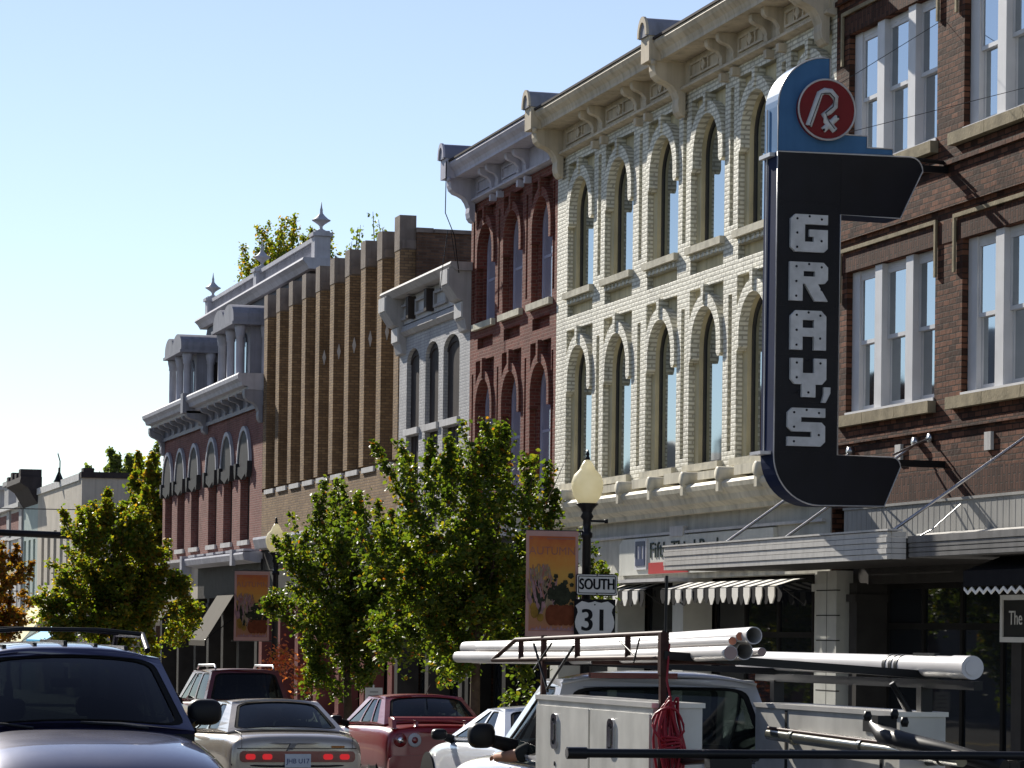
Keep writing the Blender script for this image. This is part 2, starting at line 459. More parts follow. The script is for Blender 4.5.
# ------------------------------------------------------------------ ground, road, pavements
def strip(name, m, x0, x1, y0, y1, dz, ny=2):
    mb = MB(); mb.grid(lambda u, v: (x0 + (x1 - x0) * u, y0 + (y1 - y0) * v, gz(y0 + (y1 - y0) * v) + dz), 2, ny)
    return struct(mb.build(name, m))
strip('ground', 'earth', -900, 900, -200, 1600, -0.02)
strip('road', 'asphalt', -2.6, 12.1, -60, 400, 0.0)
for x0, x1 in ((12.22, 17.8), (-7.5, -2.72)):
    strip('sidewalk', 'concrete', x0, x1, -60, 400, 0.14)
for x0, x1 in ((12.1, 12.22), (-2.72, -2.6)):
    mb = MB(); i = mb.pts([(x0, -60, gz(-60) - .1), (x1, -60, gz(-60) - .1), (x1, -60, gz(-60) + .143), (x0, -60, gz(-60) + .143),
                           (x0, 400, gz(400) - .1), (x1, 400, gz(400) - .1), (x1, 400, gz(400) + .143), (x0, 400, gz(400) + .143)])
    for q in ((0, 1, 2, 3), (7, 6, 5, 4), (0, 4, 5, 1), (1, 5, 6, 2), (2, 6, 7, 3), (3, 7, 4, 0)): mb.face([i + k for k in q])
    struct(mb.build('kerb', 'kerbstone'))
mb = MB()
for x in (4.70, 4.88):
    mb.grid(lambda u, v: (x + .1 * u, -20 + 200 * v, gz(-20 + 200 * v) + .004), 1, 2)
struct(mb.build('road_marking', 'paint_yellow'))
mb = MB()
for k in range(16):
    y = 6 + 6.7 * k
    mb.grid(lambda u, v: (9.7 + 2.3 * u, y + .1 * v, gz(y) + .004), 1, 1)
    mb.grid(lambda u, v: (9.6 + .1 * u, y - 1 + 2 * v, gz(y - 1 + 2 * v) + .0045), 1, 1)
struct(mb.build('road_marking', 'paint_white'))

# ------------------------------------------------------------------ building helpers
XF = 17.8                                  # street front of the row
XB = 32.0                                  # backs of the buildings
def shell(parent, y0, y1, ztop, m, x0=XF + 0.45, name='side_wall', roof_z=None):
    """the body behind a street front: side and back walls, flat tarred roof"""
    mb = MB()
    mb.box(x0, y0, -2.5, XB, y0 + 0.3, ztop); mb.box(x0, y1 - 0.3, -2.5, XB, y1, ztop)
    mb.box(XB - 0.3, y0 + .3, -2.5, XB, y1 - .3, ztop)
    mb.build(name, m, parent)
    mb = MB(); mb.box(x0, y0 + .3, (roof_z or ztop - .7), XB - .3, y1 - .3, (roof_z or ztop - .7) + .15); mb.build('roof', 'roof_tar', parent)

def sash(parent, c, hw, z0, zs, x, rise=None, frame='frame_dark', fw=0.07, meet=None, pane='window_glass', arched=True, d=0.06, name='window'):
    """one window: arched or square frame, meeting rail, pane as sub-part"""
    top = arch(c, hw, z0, zs, rise) if arched else rect(c - hw, z0, c + hw, zs)
    inn = arch(c, hw - fw, z0 + fw, zs, (rise or hw) - fw) if arched else rect(c - hw + fw, z0 + fw, c + hw - fw, zs - fw)
    mb = MB(); mb.prism([top, inn[::-1]], F_YZ, x, x + d)
    zm = meet if meet is not None else (z0 + zs) / 2
    if zm > .1: mb.box(x + .012, c - hw + fw - .004, zm - .03, x + d - .005, c + hw - fw + .004, zm + .03)
    w = mb.build(name, frame, parent)
    g = MB(); p = arch(c, hw - fw + .006, z0 + fw - .006, zs, (rise or hw) - fw + .006) if arched else rect(c - hw + fw - .006, z0 + fw - .006, c + hw - fw + .006, zs - fw + .006)
    g.prism(p, F_YZ, x + .028, x + .040); g.build('pane', pane, w)
    return w

def profile_run(mb, prof, y0, y1):
    """moulding: profile in (X, Z) run along the street"""
    mb.prism(prof, lambda a, b, d: (a, d, b), y0, y1)

def scroll_bracket(mb, yc, w, x_wall, x_out, z_bot, z_top):
    """cornice console: S-shaped side outline"""
    L = x_wall - x_out; H = z_top - z_bot
    p = [(0, 0), (.10, .02), (.20, .10), (.24, .22), (.22, .34), (.30, .46), (.42, .56), (.60, .62), (.80, .66), (.95, .74), (1, .84), (1, 1), (0, 1)]
    mb.prism([(x_wall - a * L, z_bot + b * H) for a, b in p], lambda a, b, d: (a, d, b), yc - w / 2, yc + w / 2)

def cornice_italian(parent, y0, y1, m, dark, bigs, pairs, ends=None, xo=0.7, ornament=True, tubes=()):
    """projecting sheet-metal cornice: crown, soffit, frieze with framed panels, paired consoles, big end consoles"""
    mb = MB()
    x = XF
    crown = [(x + .05, 13.12), (x - xo, 13.12), (x - xo - .02, 13.06), (x - xo + .02, 12.98), (x - xo + .10, 12.90), (x - xo + .13, 12.82), (x - xo + .13, 12.76), (x + .05, 12.76)]
    profile_run(mb, crown, y0 - .06, y1 + .02)
    mb.build('cornice', m, parent)
    mb = MB(); mb.box(x - xo - .035, y0 - .08, 13.121, x + .3, y1 + .03, 13.165); mb.build('flashing', 'coping_dark', parent)
    mb = MB()
    mb.box(x - .07, y0, 12.20, x + .04, y1, 12.758)
    profile_run(mb, [(x - .07, 12.20), (x - .17, 12.23), (x - .17, 12.27), (x - .12, 12.31), (x - .07, 12.31)], y0, y1)
    # framed panels between the consoles
    cuts = sorted(bigs + pairs)
    for a, b in zip(cuts[:-1], cuts[1:]):
        pa, pb = a + .52, b - .52
        if pb - pa < .4: continue
        for q in (rect(pa, 12.38, pb, 12.42), rect(pa, 12.62, pb, 12.66), rect(pa, 12.42, pa + .05, 12.62), rect(pb - .05, 12.42, pb, 12.62)):
            mb.prism(q, F_YZ, x - .11, x - .07)
        if ornament:
            c = (pa + pb) / 2
            mb.prism([(c - .13, 12.52), (c, 12.40), (c + .13, 12.52), (c, 12.64)], F_YZ, x - .125, x - .07)
            for sg in (-1, 1):
                mb.prism([(c + sg * .17, 12.41), (c + sg * .24, 12.41), (c + sg * .24, 12.63), (c + sg * .17, 12.63), (c + sg * .20, 12.52)], F_YZ, x - .105, x - .07)
    mb.build('frieze', m, parent)
    for c in pairs:
        for sg in (-.30, .30):
            mb = MB(); scroll_bracket(mb, c + sg, .17, x - .06, x - .42, 12.26, 12.757); mb.box(x - .15, c + sg - .07, 12.02, x - .001, c + sg + .07, 12.16)
            mb.build('bracket', m, parent)
    for c in bigs:
        mb = MB(); scroll_bracket(mb, c, .36, x - .06, x - .66, 11.75, 12.756)
        mb.box(x - xo - .10, c - .24, 12.74, x - .02, c + .24, 13.20)
        mb.lathe((x - xo - .02, c - .27, 12.70), [(0.02, -.06), (.055, -.03), (.055, .03), (.02, .06)], 10)
        mb.build('end_bracket', m, parent)
    for c in tubes:      # barrel caps that crown the consoles
        mb = MB(); mb.prism([(c + .27 * math.cos(math.pi * k / 14), 13.20 + .36 * math.sin(math.pi * k / 14) ** .8) for k in range(15)], F_YZ, x - xo - .14, x + .62)
        o = mb.build('barrel_cap', dark, parent)
        mb = MB(); mb.prism([ring(c, .285, .19, 13.215, .37, .26)], F_YZ, x - xo - .17, x - xo - .12); mb.build('cap_rim', m, o)

# ------------------------------------------------------------------ cream painted building
def arched_front(parent, y0, y1, centres, slots, front, back, trim, glass_off, win_frame, hood_m, z_lo=4.95, z_hi=12.3, keys=True, lowsill=5.27, fw=0.06, wd=0.30, win_hw=0.66, pane='window_glass'):
    """two storeys of hooded round-arched windows: a pierced front skin, a second skin behind it"""
    x = XF
    HB = .93
    holes = []
    for c in centres:
        holes.append(rect(c - HB, lowsill, c + HB, 8.50)); holes.append(rect(c - HB + .03, 8.78, c + HB - .03, 9.03)); holes.append(rect(c - HB, 9.28, c + HB, 12.00))
    for s in slots:
        holes.append(rect(s - .10, lowsill + .15, s + .10, 8.20)); holes.append(rect(s - .10, 9.42, s + .10, 11.88))
    mb = MB(); mb.prism([rect(y0, z_lo, y1, z_hi)] + [h[::-1] for h in holes], F_YZ, x, x + .12)
    mb.build('front_wall', front, parent)
    holes = []
    for c in centres:
        holes.append(arch(c, .70, lowsill, 7.43)); holes.append(arch(c, .70, 9.28, 10.93))
    mb = MB(); mb.prism([rect(y0 + .01, z_lo, y1 - .01, z_hi)] + [h[::-1] for h in holes], F_YZ, x + .123, x + .42)
    mb.build('recessed_wall', back, parent)
    for c in centres:
        for zs, za, zk in ((7.43, 8.36, 8.50), (10.93, 11.86, 12.00)):
            mb = MB()
            mb.prism(ring(c, .925, .70, zs), F_YZ, x - .05, x + .122)
            n = 17                                       # voussoir edges
            for sg in (-1, 1):
                mb.prism([(c + sg * .925, zs - .22), (c + sg * .925, zs - .003), (c + sg * .70, zs - .003), (c + sg * .70, zs - .20), (c + sg * .76, zs - .27), (c + sg * .83, zs - .27)][::sg], F_YZ, x - .05, x + .121)
            if keys: mb.prism([(c - .055, za - .18), (c + .055, za - .18), (c + .075, zk + .02), (c - .075, zk + .02)], F_YZ, x - .085, x + .121)
            mb.build('window_hood', hood_m, parent)
        for zt in (lowsill, 9.28):
            mb = MB(); mb.box(x - .10, c - .98, zt - .13, x + .30, c + .98, zt + .004); mb.build('sill', 'stone_sill', parent)
        sash(parent, c, .69, 9.29, 10.93, x + glass_off, frame=win_frame, fw=fw, meet=0, pane=pane)
        sash(parent, c, .69, lowsill + .01, 7.43, x + glass_off, frame=win_frame, fw=fw, meet=0, pane=pane)

cream = thing('commercial_building', 'cream painted brick building with two storeys of hooded arched windows behind the pharmacy sign', 'building', (XF, 53.1, 0))
CC = [59.35, 56.72, 53.95, 51.38, 48.80, 46.25]
SL = [58.03, 55.33, 52.68, 50.08, 47.52]
arched_front(cream, 45.1, 61.05, CC, SL, 'cream_brick', 'cream_paint', 'cream_trim', .20, 'frame_dark', 'cream_brick')
cornice_italian(cream, 45.1, 61.0, 'cream_cornice', 'slate_paint', [45.45, 52.68, 60.65], [47.75, 50.05, 55.0, 57.85], ornament=True, tubes=(52.68, 60.65))
mb = MB()
for k in range(int(15.9 / .24)):                         # brick dentils under the upper sills
    y = 45.2 + .24 * k
    if k == 0:
        for c in CC: mb.box(XF - .006, c - .90, 9.032, XF + .04, c + .90, 9.135)
    if min(abs(y - c) for c in CC) < .86: mb.box(XF - .03, y, 9.04, XF + .05, y + .11, 9.13)
mb.box(XF + .041, 45.2, 9.05, XF + .055, 60.9, 9.12); mb.build('dentil_course', 'cream_brick', cream)
mb = MB(); mb.box(XF + .02, 45.1, 12.301, XF + .42, 61.05, 13.0); mb.build('parapet', 'cream_paint', cream)
shell(cream, 45.1, 61.05, 12.9, 'dark_brick')
# shop cornice with little barrel brackets
mb = MB()
profile_run(mb, [(XF + .1, 4.95), (XF - .46, 4.86), (XF - .52, 4.80), (XF - .50, 4.72), (XF - .40, 4.62), (XF - .36, 4.52), (XF - .22, 4.44), (XF - .20, 4.36), (XF + .1, 4.36)], 45.1, 61.05)
mb.build('shop_cornice', 'cream_trim', cream)
random.seed(4)
for k in range(9):
    y = 60.6 - 1.92 * k
    mb = MB(); mb.lathe((XF - .58, y, 4.96), [(.10, 0), (.135, .03), (.125, .50), (.11, .55)], 14, axis='x'); mb.box(XF - .56, y - .07, 4.66, XF - .05, y + .07, 4.86)
    mb.build('cornice_block', 'cream_trim', cream)
mb = MB()
for k in range(8):
    y = 60.6 - 1.92 * k
    mb.box(XF - .36, y - 1.62, 4.93, XF + .05, y - .30, 5.10 + .03 * math.sin(k * 2.1))
mb.build('blocking_course', 'cream_trim', cream)
mb = MB(); mb.box(XF - .02, 45.1, 3.20, XF + .35, 61.05, 4.38); mb.build('shop_fascia', 'fascia_shaded', cream)
mb = MB(); mb.box(XF - .09, 45.3, 4.03, XF - .02, 58.0, 4.08); mb.box(XF - .12, 52.2, 3.98, XF - .02, 52.95, 4.17); mb.build('cable_duct', 'grey_light', cream)
def shopfront(parent, y0, y1, ztop, piers, pier_m, pw=.5, glass='shop_glass', sill_m='shop_dark', zb=None, setback=.55, mull=None):
    """ground floor: piers, big dark panes set back, stall riser, transom rail"""
    zb = gz((y0 + y1) / 2) + .14 if zb is None else zb
    mb = MB(); mb.box(XF + setback + 1.6, y0 + .05, zb - 1, XF + setback + 1.7, y1 - .05, ztop); mb.box(XF + .1, y0 + .05, zb - .6, XF + setback + 1.6, y1 - .05, zb + .02); mb.build('shop_interior', 'shop_dark', parent)
    for c in piers:
        mb = MB(); mb.box(XF - .06, c - pw / 2, zb - .6, XF + .5, c + pw / 2, ztop - .003)
        mb.box(XF - .10, c - pw / 2 - .04, zb - .6, XF + .45, c + pw / 2 + .04, zb + .35); mb.box(XF - .10, c - pw / 2 - .04, ztop - .30, XF + .45, c + pw / 2 + .04, ztop - .18)
        mb.build('pier', pier_m, parent)
    ed = sorted(piers)
    for a, b in zip(ed[:-1], ed[1:]):
        a += pw / 2; b -= pw / 2
        if b - a < .3: continue
        n = max(1, round((b - a) / 1.5)); mb = MB(); loops = [rect(a, zb, b, ztop - .005)]
        for k in range(n):
            p, q = a + (b - a) * k / n + .05, a + (b - a) * (k + 1) / n - .05
            loops.append(rect(p, zb + .55, q, zb + 2.35)[::-1]); loops.append(rect(p, zb + 2.45, q, ztop - .1)[::-1])
        mb.prism(loops, F_YZ, XF + setback, XF + setback + .08); w = mb.build('shop_window', sill_m, parent)
        mb = MB(); mb.prism(rect(a + .02, zb + .5, b - .02, ztop - .06), F_YZ, XF + setback + .03, XF + setback + .045); mb.build('pane', glass, w)
shopfront(cream, 45.15, 61.0, 3.2, [45.35, 52.6, 56.6, 60.7], 'tile_white', pw=.62)
mb = MB(); mb.box(XF - .16, 44.45, -.8, XF + .3, 45.3, 3.22)
tp = mb.build('tiled_pier', 'tile_white', cream)
mb = MB()
for k in range(9): mb.box(XF - .163, 44.447, -.3 + .4 * k, XF - .10, 45.32, -.282 + .4 * k)
mb.box(XF - .162, 44.86, -.8, XF - .1, 44.875, 3.21)
mb.build('grout', 'canopy_dark', tp)
mb = MB()
for c in (52.6, 56.6): mb.box(XF - .5, c - .5, 3.14, XF + .1, c + 3.2, 3.20)
build_each(mb, 'awning_rail', 'grey_light', cream)

# ------------------------------------------------------------------ narrow red brick building
red = thing('commercial_building', 'narrow red brick building with three bays of arched windows under a lavender cornice', 'building', (XF, 64.7, 0))
RC = [66.93, 64.62, 62.25]
def red_front():
    x = XF; HB = .82
    holes = []
    for c in RC:
        holes += [rect(c - HB, 5.05, c + HB, 8.47), rect(c - .68, 8.74, c + .68, 9.00), rect(c - HB, 9.33, c + HB, 12.0)]
    for s in (65.78, 63.45, 68.02, 61.32): holes += [rect(s - .07, 5.4, s + .07, 8.2), rect(s - .07, 9.5, s + .07, 11.8)]
    mb = MB(); mb.prism([rect(61.05, 4.9, 68.3, 12.3)] + [h[::-1] for h in holes], F_YZ, x, x + .13); mb.build('front_wall', 'red_brick', red)
    holes = []
    for c in RC: holes += [arch(c, .66, 5.05, 7.35), arch(c, .66, 9.33, 10.95)]
    mb = MB(); mb.prism([rect(61.06, 4.9, 68.29, 12.3)] + [h[::-1] for h in holes], F_YZ, x + .133, x + .55); mb.build('recessed_wall', 'red_brick', red)
    for c in RC:
        for zs, zk in ((7.35, 8.47), (10.95, 12.0)):
            mb = MB(); mb.prism(ring(c, .815, .655, zs, .86, .655), F_YZ, x - .05, x + .132)
            for sg in (-1, 1): mb.box(x - .05, c + sg * .735 - .08, zs - .3, x + .131, c + sg * .735 + .08, zs)
            mb.prism([(c - .055, zs + .68), (c + .055, zs + .68), (c + .075, zk + .02), (c - .075, zk + .02)], F_YZ, x - .09, x + .131); mb.build('window_hood', 'red_brick', red)
        for zt in (5.05, 9.33):
            mb = MB(); mb.box(x - .10, c - .90, zt - .14, x + .34, c + .90, zt + .003); mb.build('sill', 'stone_sill', red)
        for z0, zs, zm in ((5.06, 7.35, 6.55), (9.34, 10.95, 10.35)):
            sash(red, c, .65, z0, zs, x + .20, frame='frame_blue', fw=.085, meet=zm, pane='sky_pale_glass')
    mb = MB(); mb.box(x + .02, 61.05, 12.301, x + .4, 68.3, 13.0); mb.build('parapet', 'red_brick', red)
red_front()
cornice_italian(red, 61.15, 68.3, 'lavender_paint', 'lavender_dark', [67.95], [65.8, 63.5], ornament=False, tubes=(67.95,))
shell(red, 61.05, 68.3, 12.9, 'dark_brick')
mb = MB(); mb.tube([(XF - .82, 67.55, 13.10), (XF - .83, 67.55, 11.9), (XF - .55, 67.75, 11.4), (XF - .32, 68.2, 10.6)], .012, 5)
mb.tube([(XF - .6, 68.2, 11.6), (XF - .7, 68.32, 10.6), (XF - .72, 68.4, 10.2)], .010, 5); mb.tube([(XF - .5, 68.3, 11.6), (XF - .3, 68.35, 10.5)], .009, 5)
build_each(mb, 'hanging_cable', 'black_metal', red)
mb = MB(); profile_run(mb, [(XF + .1, 4.95), (XF - .40, 4.88), (XF - .40, 4.74), (XF - .22, 4.46), (XF - .2, 4.3), (XF + .1, 4.3)], 61.05, 68.3); mb.build('shop_cornice', 'grey_light', red)
mb = MB(); mb.box(XF, 61.05, 3.1, XF + .3, 68.3, 4.32); mb.build('shop_fascia', 'canopy_dark', red)
shopfront(red, 61.05, 68.3, 3.1, [61.4, 64.7, 68.0], 'shop_dark', pw=.3)  # near-black pier colour stands in for shade along the shopfront

# ------------------------------------------------------------------ grey painted low building
grey = thing('commercial_building', 'low grey painted brick building with three boarded arched openings and a boxy bracketed cornice', 'building', (XF, 71.9, 0))
GC = [(74.0, .68), (72.0, .68), (70.06, .79)]
mb = MB(); holes = []
for c, h in GC: holes += [arch(c, h, 7.28, 8.98, .36, 10), rect(c - h, 4.7, c + h, 7.12)]
mb.prism([rect(68.3, 4.4, 75.5, 10.72)] + [h[::-1] for h in holes], F_YZ, XF, XF + .42); mb.build('front_wall', 'grey_brick', grey)
for c, h in GC:
    mb = MB(); mb.box(XF - .07, c - h - .06, 7.14, XF + .30, c + h + .06, 7.30); mb.build('sill', 'grey_light', grey)
    mb = MB(); mb.prism(arch(c, h + .01, 7.29, 8.97, .36, 10), F_YZ, XF + .12, XF + .18)
    mb.prism(ring(c, h - .02, h - .12, 8.97, .33, .20, 10), F_YZ, XF + .09, XF + .12); w = mb.build('boarded_window', 'boarded', grey)
    mb = MB(); mb.prism(rect(c - h - .005, 4.7, c + h + .005, 7.13), F_YZ, XF + .14, XF + .20)
    for k in range(4): mb.box(XF + .122, c - h + 2 * h * (k + .5) / 4 - .02, 4.75, XF + .14, c - h + 2 * h * (k + .5) / 4 + .02, 7.1)
    mb.build('boarded_window', 'boarded', grey)
mb = MB()
profile_run(mb, [(XF + .1, 10.86), (XF - .52, 10.86), (XF - .55, 10.80), (XF - .46, 10.72), (XF - .40, 10.66), (XF + .1, 10.66)], 68.15, 75.55)
profile_run(mb, [(XF, 10.0), (XF - .12, 9.95), (XF - .16, 9.80), (XF - .06, 9.70), (XF, 9.70)], 68.75, 75.1)
mb.build('cornice', 'grey_paint', grey)
mb = MB(); mb.box(XF - .08, 68.7, 9.995, XF + .02, 75.2, 10.658)
mb.build('frieze', 'grey_light', grey)
for a, b in ((73.95, 75.05), (72.0, 73.25), (70.1, 71.35)):
    mb = MB(); mb.prism([rect(a, 10.10, b, 10.50), rect(a + .09, 10.17, b - .09, 10.44)[::-1]], F_YZ, XF - .16, XF - .08); mb.build('frieze_panel', 'grey_paint', grey)
for y in (73.60, 71.68):
    mb = MB(); mb.box(XF - .28, y - .13, 10.05, XF - .08, y + .13, 10.60); mb.build('frieze_block', 'boarded', grey)
for y in (75.15, 68.62):
    mb = MB(); mb.prism([(XF, 9.25), (XF - .10, 9.28), (XF - .16, 9.52), (XF - .20, 9.55), (XF - .20, 9.95), (XF - .33, 10.0), (XF - .55, 10.32), (XF - .55, 10.72), (XF, 10.72)], lambda a, b, d: (a, d, b), y - .38, y + .38); o = mb.build('end_bracket', 'grey_paint', grey)
    mb = MB(); mb.box(XF - .585, y - .34, 10.35, XF - .55, y + .34, 10.70); mb.box(XF - .235, y - .34, 9.58, XF - .20, y + .34, 9.93); build_each(mb, 'bracket_face', 'grey_light', o)
shell(grey, 68.3, 75.5, 10.7, 'dark_brick')
mb = MB(); profile_run(mb, [(XF + .1, 4.6), (XF - .35, 4.55), (XF - .33, 4.42), (XF - .1, 4.15), (XF + .1, 4.15)], 68.3, 75.5); mb.build('shop_cornice', 'grey_light', grey)
mb = MB(); mb.box(XF, 68.3, 3.0, XF + .3, 75.5, 4.16); mb.build('shop_fascia', 'canopy_dark', grey)
shopfront(grey, 68.3, 75.5, 3.0, [68.6, 71.9, 75.2], 'canopy_dark', pw=.35)  # piers darkened in colour for the shade they stand in

# ------------------------------------------------------------------ tan brick building with tall ribs
tan = thing('commercial_building', 'tan brick building with ten tall stepped brick ribs and no upper windows', 'building', (XF, 84.8, 0))
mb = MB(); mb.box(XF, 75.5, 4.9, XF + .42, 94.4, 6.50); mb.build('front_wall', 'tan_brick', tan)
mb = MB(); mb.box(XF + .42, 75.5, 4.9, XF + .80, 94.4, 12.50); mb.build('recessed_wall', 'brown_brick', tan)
mb = MB(); mb.box(XF + .40, 75.45, 12.50, XF + .85, 94.4, 12.62); mb.build('parapet_coping', 'rib_cap', tan)
rib_y = [75.92 + 2.02 * k for k in range(10)]
for k, y in enumerate(rib_y):
    mb = MB(); mb.prism([(y - .27, 6.62), (y + .27, 6.62), (y + .28, 12.05), (y - .28, 12.05)], F_YZ, XF, XF + .419)
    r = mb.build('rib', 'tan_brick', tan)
    mb = MB(); mb.box(XF - .012, y - .292, 12.05, XF + .43, y + .292, 12.78 if k else 12.95); mb.box(XF + .05, y - .34, 12.08, XF + .42, y + .34, 12.30); mb.build('rib_cap', 'rib_cap', r)
    if k in (1, 2, 3, 4, 5):
        mb = MB(); mb.prism([(XF + .10, 10.1), (XF + .15, 9.88), (XF + .20, 10.1), (XF + .15, 10.32)], F_XZ, y - .325, y - .27); mb.build('lozenge', 'white_strip', r)
for a, b in zip(rib_y[:-1], rib_y[1:]):
    mb = MB(); mb.box(XF - .05, a + .28, 6.42, XF + .42, b - .28, 6.56); mb.build('ledge', 'white_strip', tan)
shell(tan, 75.5, 94.4, 12.5, 'brown_brick', x0=XF + .8)
mb = MB(); mb.box(XF + .86, 75.42, 12.5, XB, 75.85, 12.60); mb.build('parapet_coping', 'rib_cap', tan)
mb = MB(); profile_run(mb, [(XF + .1, 5.08), (XF - .28, 5.06), (XF - .30, 4.98), (XF - .22, 4.70), (XF + .1, 4.66)], 75.5, 94.3); mb.build('shop_cornice', 'slate_light', tan)
mb = MB(); mb.box(XF + .05, 75.5, 3.0, XF + .3, 94.4, 4.9); mb.build('shop_fascia', 'canopy_dark', tan)
shopfront(tan, 75.5, 94.4, 3.0, [75.9, 79.2, 82.4, 85.4, 88.2, 91.0, 94.0], 'pilaster_red', pw=.5)

# ------------------------------------------------------------------ old red brick building with a mansard
old = thing('commercial_building', 'old rose brick building with paired mansard dormers and a balustrade crowned by urn finials', 'building', (XF, 104.6, 0))
OC = [113.45, 110.5, 107.35, 103.65, 100.6, 97.4]
mb = MB(); mb.prism([rect(94.4, 4.6, 114.9, 9.6)] + [rect(c - .85, 5.05, c + .85, 7.55)[::-1] for c in OC], F_YZ, XF, XF + .42); mb.build('front_wall', 'old_red_brick', old)
for c in OC:
    mb = MB(); mb.box(XF - .08, c - .95, 4.90, XF + .3, c + .95, 5.055); mb.build('sill', 'grey_light', old)
    mb = MB(); mb.prism(ring(c, 1.15, 1.03, 7.50, 1.32, 1.18), F_YZ, XF - .10, XF - .002); h = mb.build('window_hood', 'slate_light', old)
    mb = MB(); mb.prism([(c + 1.05 * math.cos(math.pi * k / 14), 7.50 + 1.20 * math.sin(math.pi * k / 14)) for k in range(15)], F_YZ, XF - .06, XF - .001); mb.build('hood_panel', 'hood_panel', h)
    mb = MB()
    for sg in (-1, 1):
        mb.prism([(c + sg * 1.24, 7.62), (c + sg * .86, 7.62), (c + sg * .88, 7.32), (c + sg * .99, 7.1), (c + sg * 1.10, 7.1), (c + sg * 1.22, 7.32)][::sg], F_YZ, XF - .17, XF - .003)
    mb.prism([(c - .95, 7.49), (c + .95, 7.49), (c + .9, 7.28), (c + .3, 7.14), (c, 7.05), (c - .3, 7.14), (c - .9, 7.28)], F_YZ, XF - .13, XF - .002); mb.build('hood_drop', 'hood_panel', h)
    sash(old, c, .84, 5.06, 7.55, XF + .26, frame='frame_dark', fw=.08, meet=6.3, arched=False)
mb = MB()
for a, b in ((105.25, 115.0), (94.4, 104.75)):
    profile_run(mb, [(XF + .1, 10.32), (XF - .80, 10.32), (XF - .84, 10.26), (XF - .82, 10.14), (XF - .72, 10.04), (XF - .68, 9.92), (XF - .50, 9.90), (XF - .48, 9.80), (XF + .1, 9.78)], a, b)
mb.build('cornice', 'slate_light', old)
mb = MB(); profile_run(mb, [(XF, 9.30), (XF - .10, 9.26), (XF - .10, 9.40), (XF - .04, 9.42), (XF - .04, 9.80), (XF, 9.80)], 94.4, 114.9); mb.build('frieze', 'slate_paint', old)
for k in range(15):
    y = 95.2 + 1.37 * k
    if abs(y - 105) < .5: continue
    mb = MB(); scroll_bracket(mb, y, .22, XF - .03, XF - .50, 9.34, 9.80); mb.build('bracket', 'slate_paint', old)
mb = MB(); scroll_bracket(mb, 105.0, .5, XF - .01, XF - .78, 9.0, 9.80); mb.box(XF - .92, 104.75, 9.72, XF, 105.25, 10.42); mb.build('centre_bracket', 'slate_paint', old)
mb = MB(); scroll_bracket(mb, 94.62, .40, XF - .01, XF - .60, 8.75, 9.80); scroll_bracket(mb, 114.75, .40, XF - .01, XF - .60, 8.75, 9.80); build_each(mb, 'end_bracket', 'slate_paint', old)
# mansard
mb = MB(); i = mb.pts([(XF + 1.05, 94.6, 10.33), (XF + 1.05, 114.8, 10.33), (XF + 1.55, 114.4, 13.7), (XF + 1.55, 94.9, 13.7), (XB, 94.6, 10.33), (XB, 114.8, 10.33), (XB, 114.4, 13.7), (XB, 94.9, 13.7)])
for q in ((0, 1, 2, 3), (0, 3, 7, 4), (1, 5, 6, 2), (3, 2, 6, 7), (4, 7, 6, 5), (0, 4, 5, 1)): mb.face([i + k for k in q])
mb.build('mansard_roof', 'slate_roof', old)
mb = MB(); profile_run(mb, [(XF + 2.6, 14.08), (XF + 1.20, 14.08), (XF + 1.17, 14.0), (XF + 1.30, 13.88), (XF + 1.40, 13.72), (XF + 2.6, 13.72)], 94.2, 115.2); mb.build('mansard_cornice', 'slate_light', old)
XBAL = XF + 1.85
bal = MB(); bal.box(XBAL - .12, 94.6, 14.74, XBAL + .12, 115, 14.88); bal.box(XBAL - .10, 94.6, 14.07, XBAL + .10, 115, 14.18)
bal.box(XBAL + .02, 94.6, 14.17, XBAL + .08, 115, 14.75)
for k in range(88): bal.lathe((XBAL - .04, 94.9 + .226 * k, 14.17), [(.03, 0), (.055, .10), (.05, .22), (.022, .34), (.022, .50), (.05, .58)], 6)
bal.build('balustrade', 'slate_light', old)
for y in (94.6, 104.8, 115.0):
    mb = MB(); mb.box(XBAL - .26, y - .26, 14.06, XBAL + .26, y + .26, 14.80); mb.box(XBAL - .33, y - .33, 14.80, XBAL + .33, y + .33, 14.92); mb.box(XBAL - .24, y - .24, 14.92, XBAL + .24, y + .24, 14.98)
    p = mb.build('balustrade_pedestal', 'slate_light', old)
    mb = MB(); mb.lathe((XBAL, y, 14.98), [(.15, 0), (.15, .03), (.055, .08), (.05, .15), (.10, .21), (.23, .30), (.30, .34), (.31, .36), (.23, .40), (.12, .50), (.055, .58), (.045, .66), (.05, .69), (.03, .76), (.008, .95)], 14); mb.build('urn_finial', 'slate_light', p)
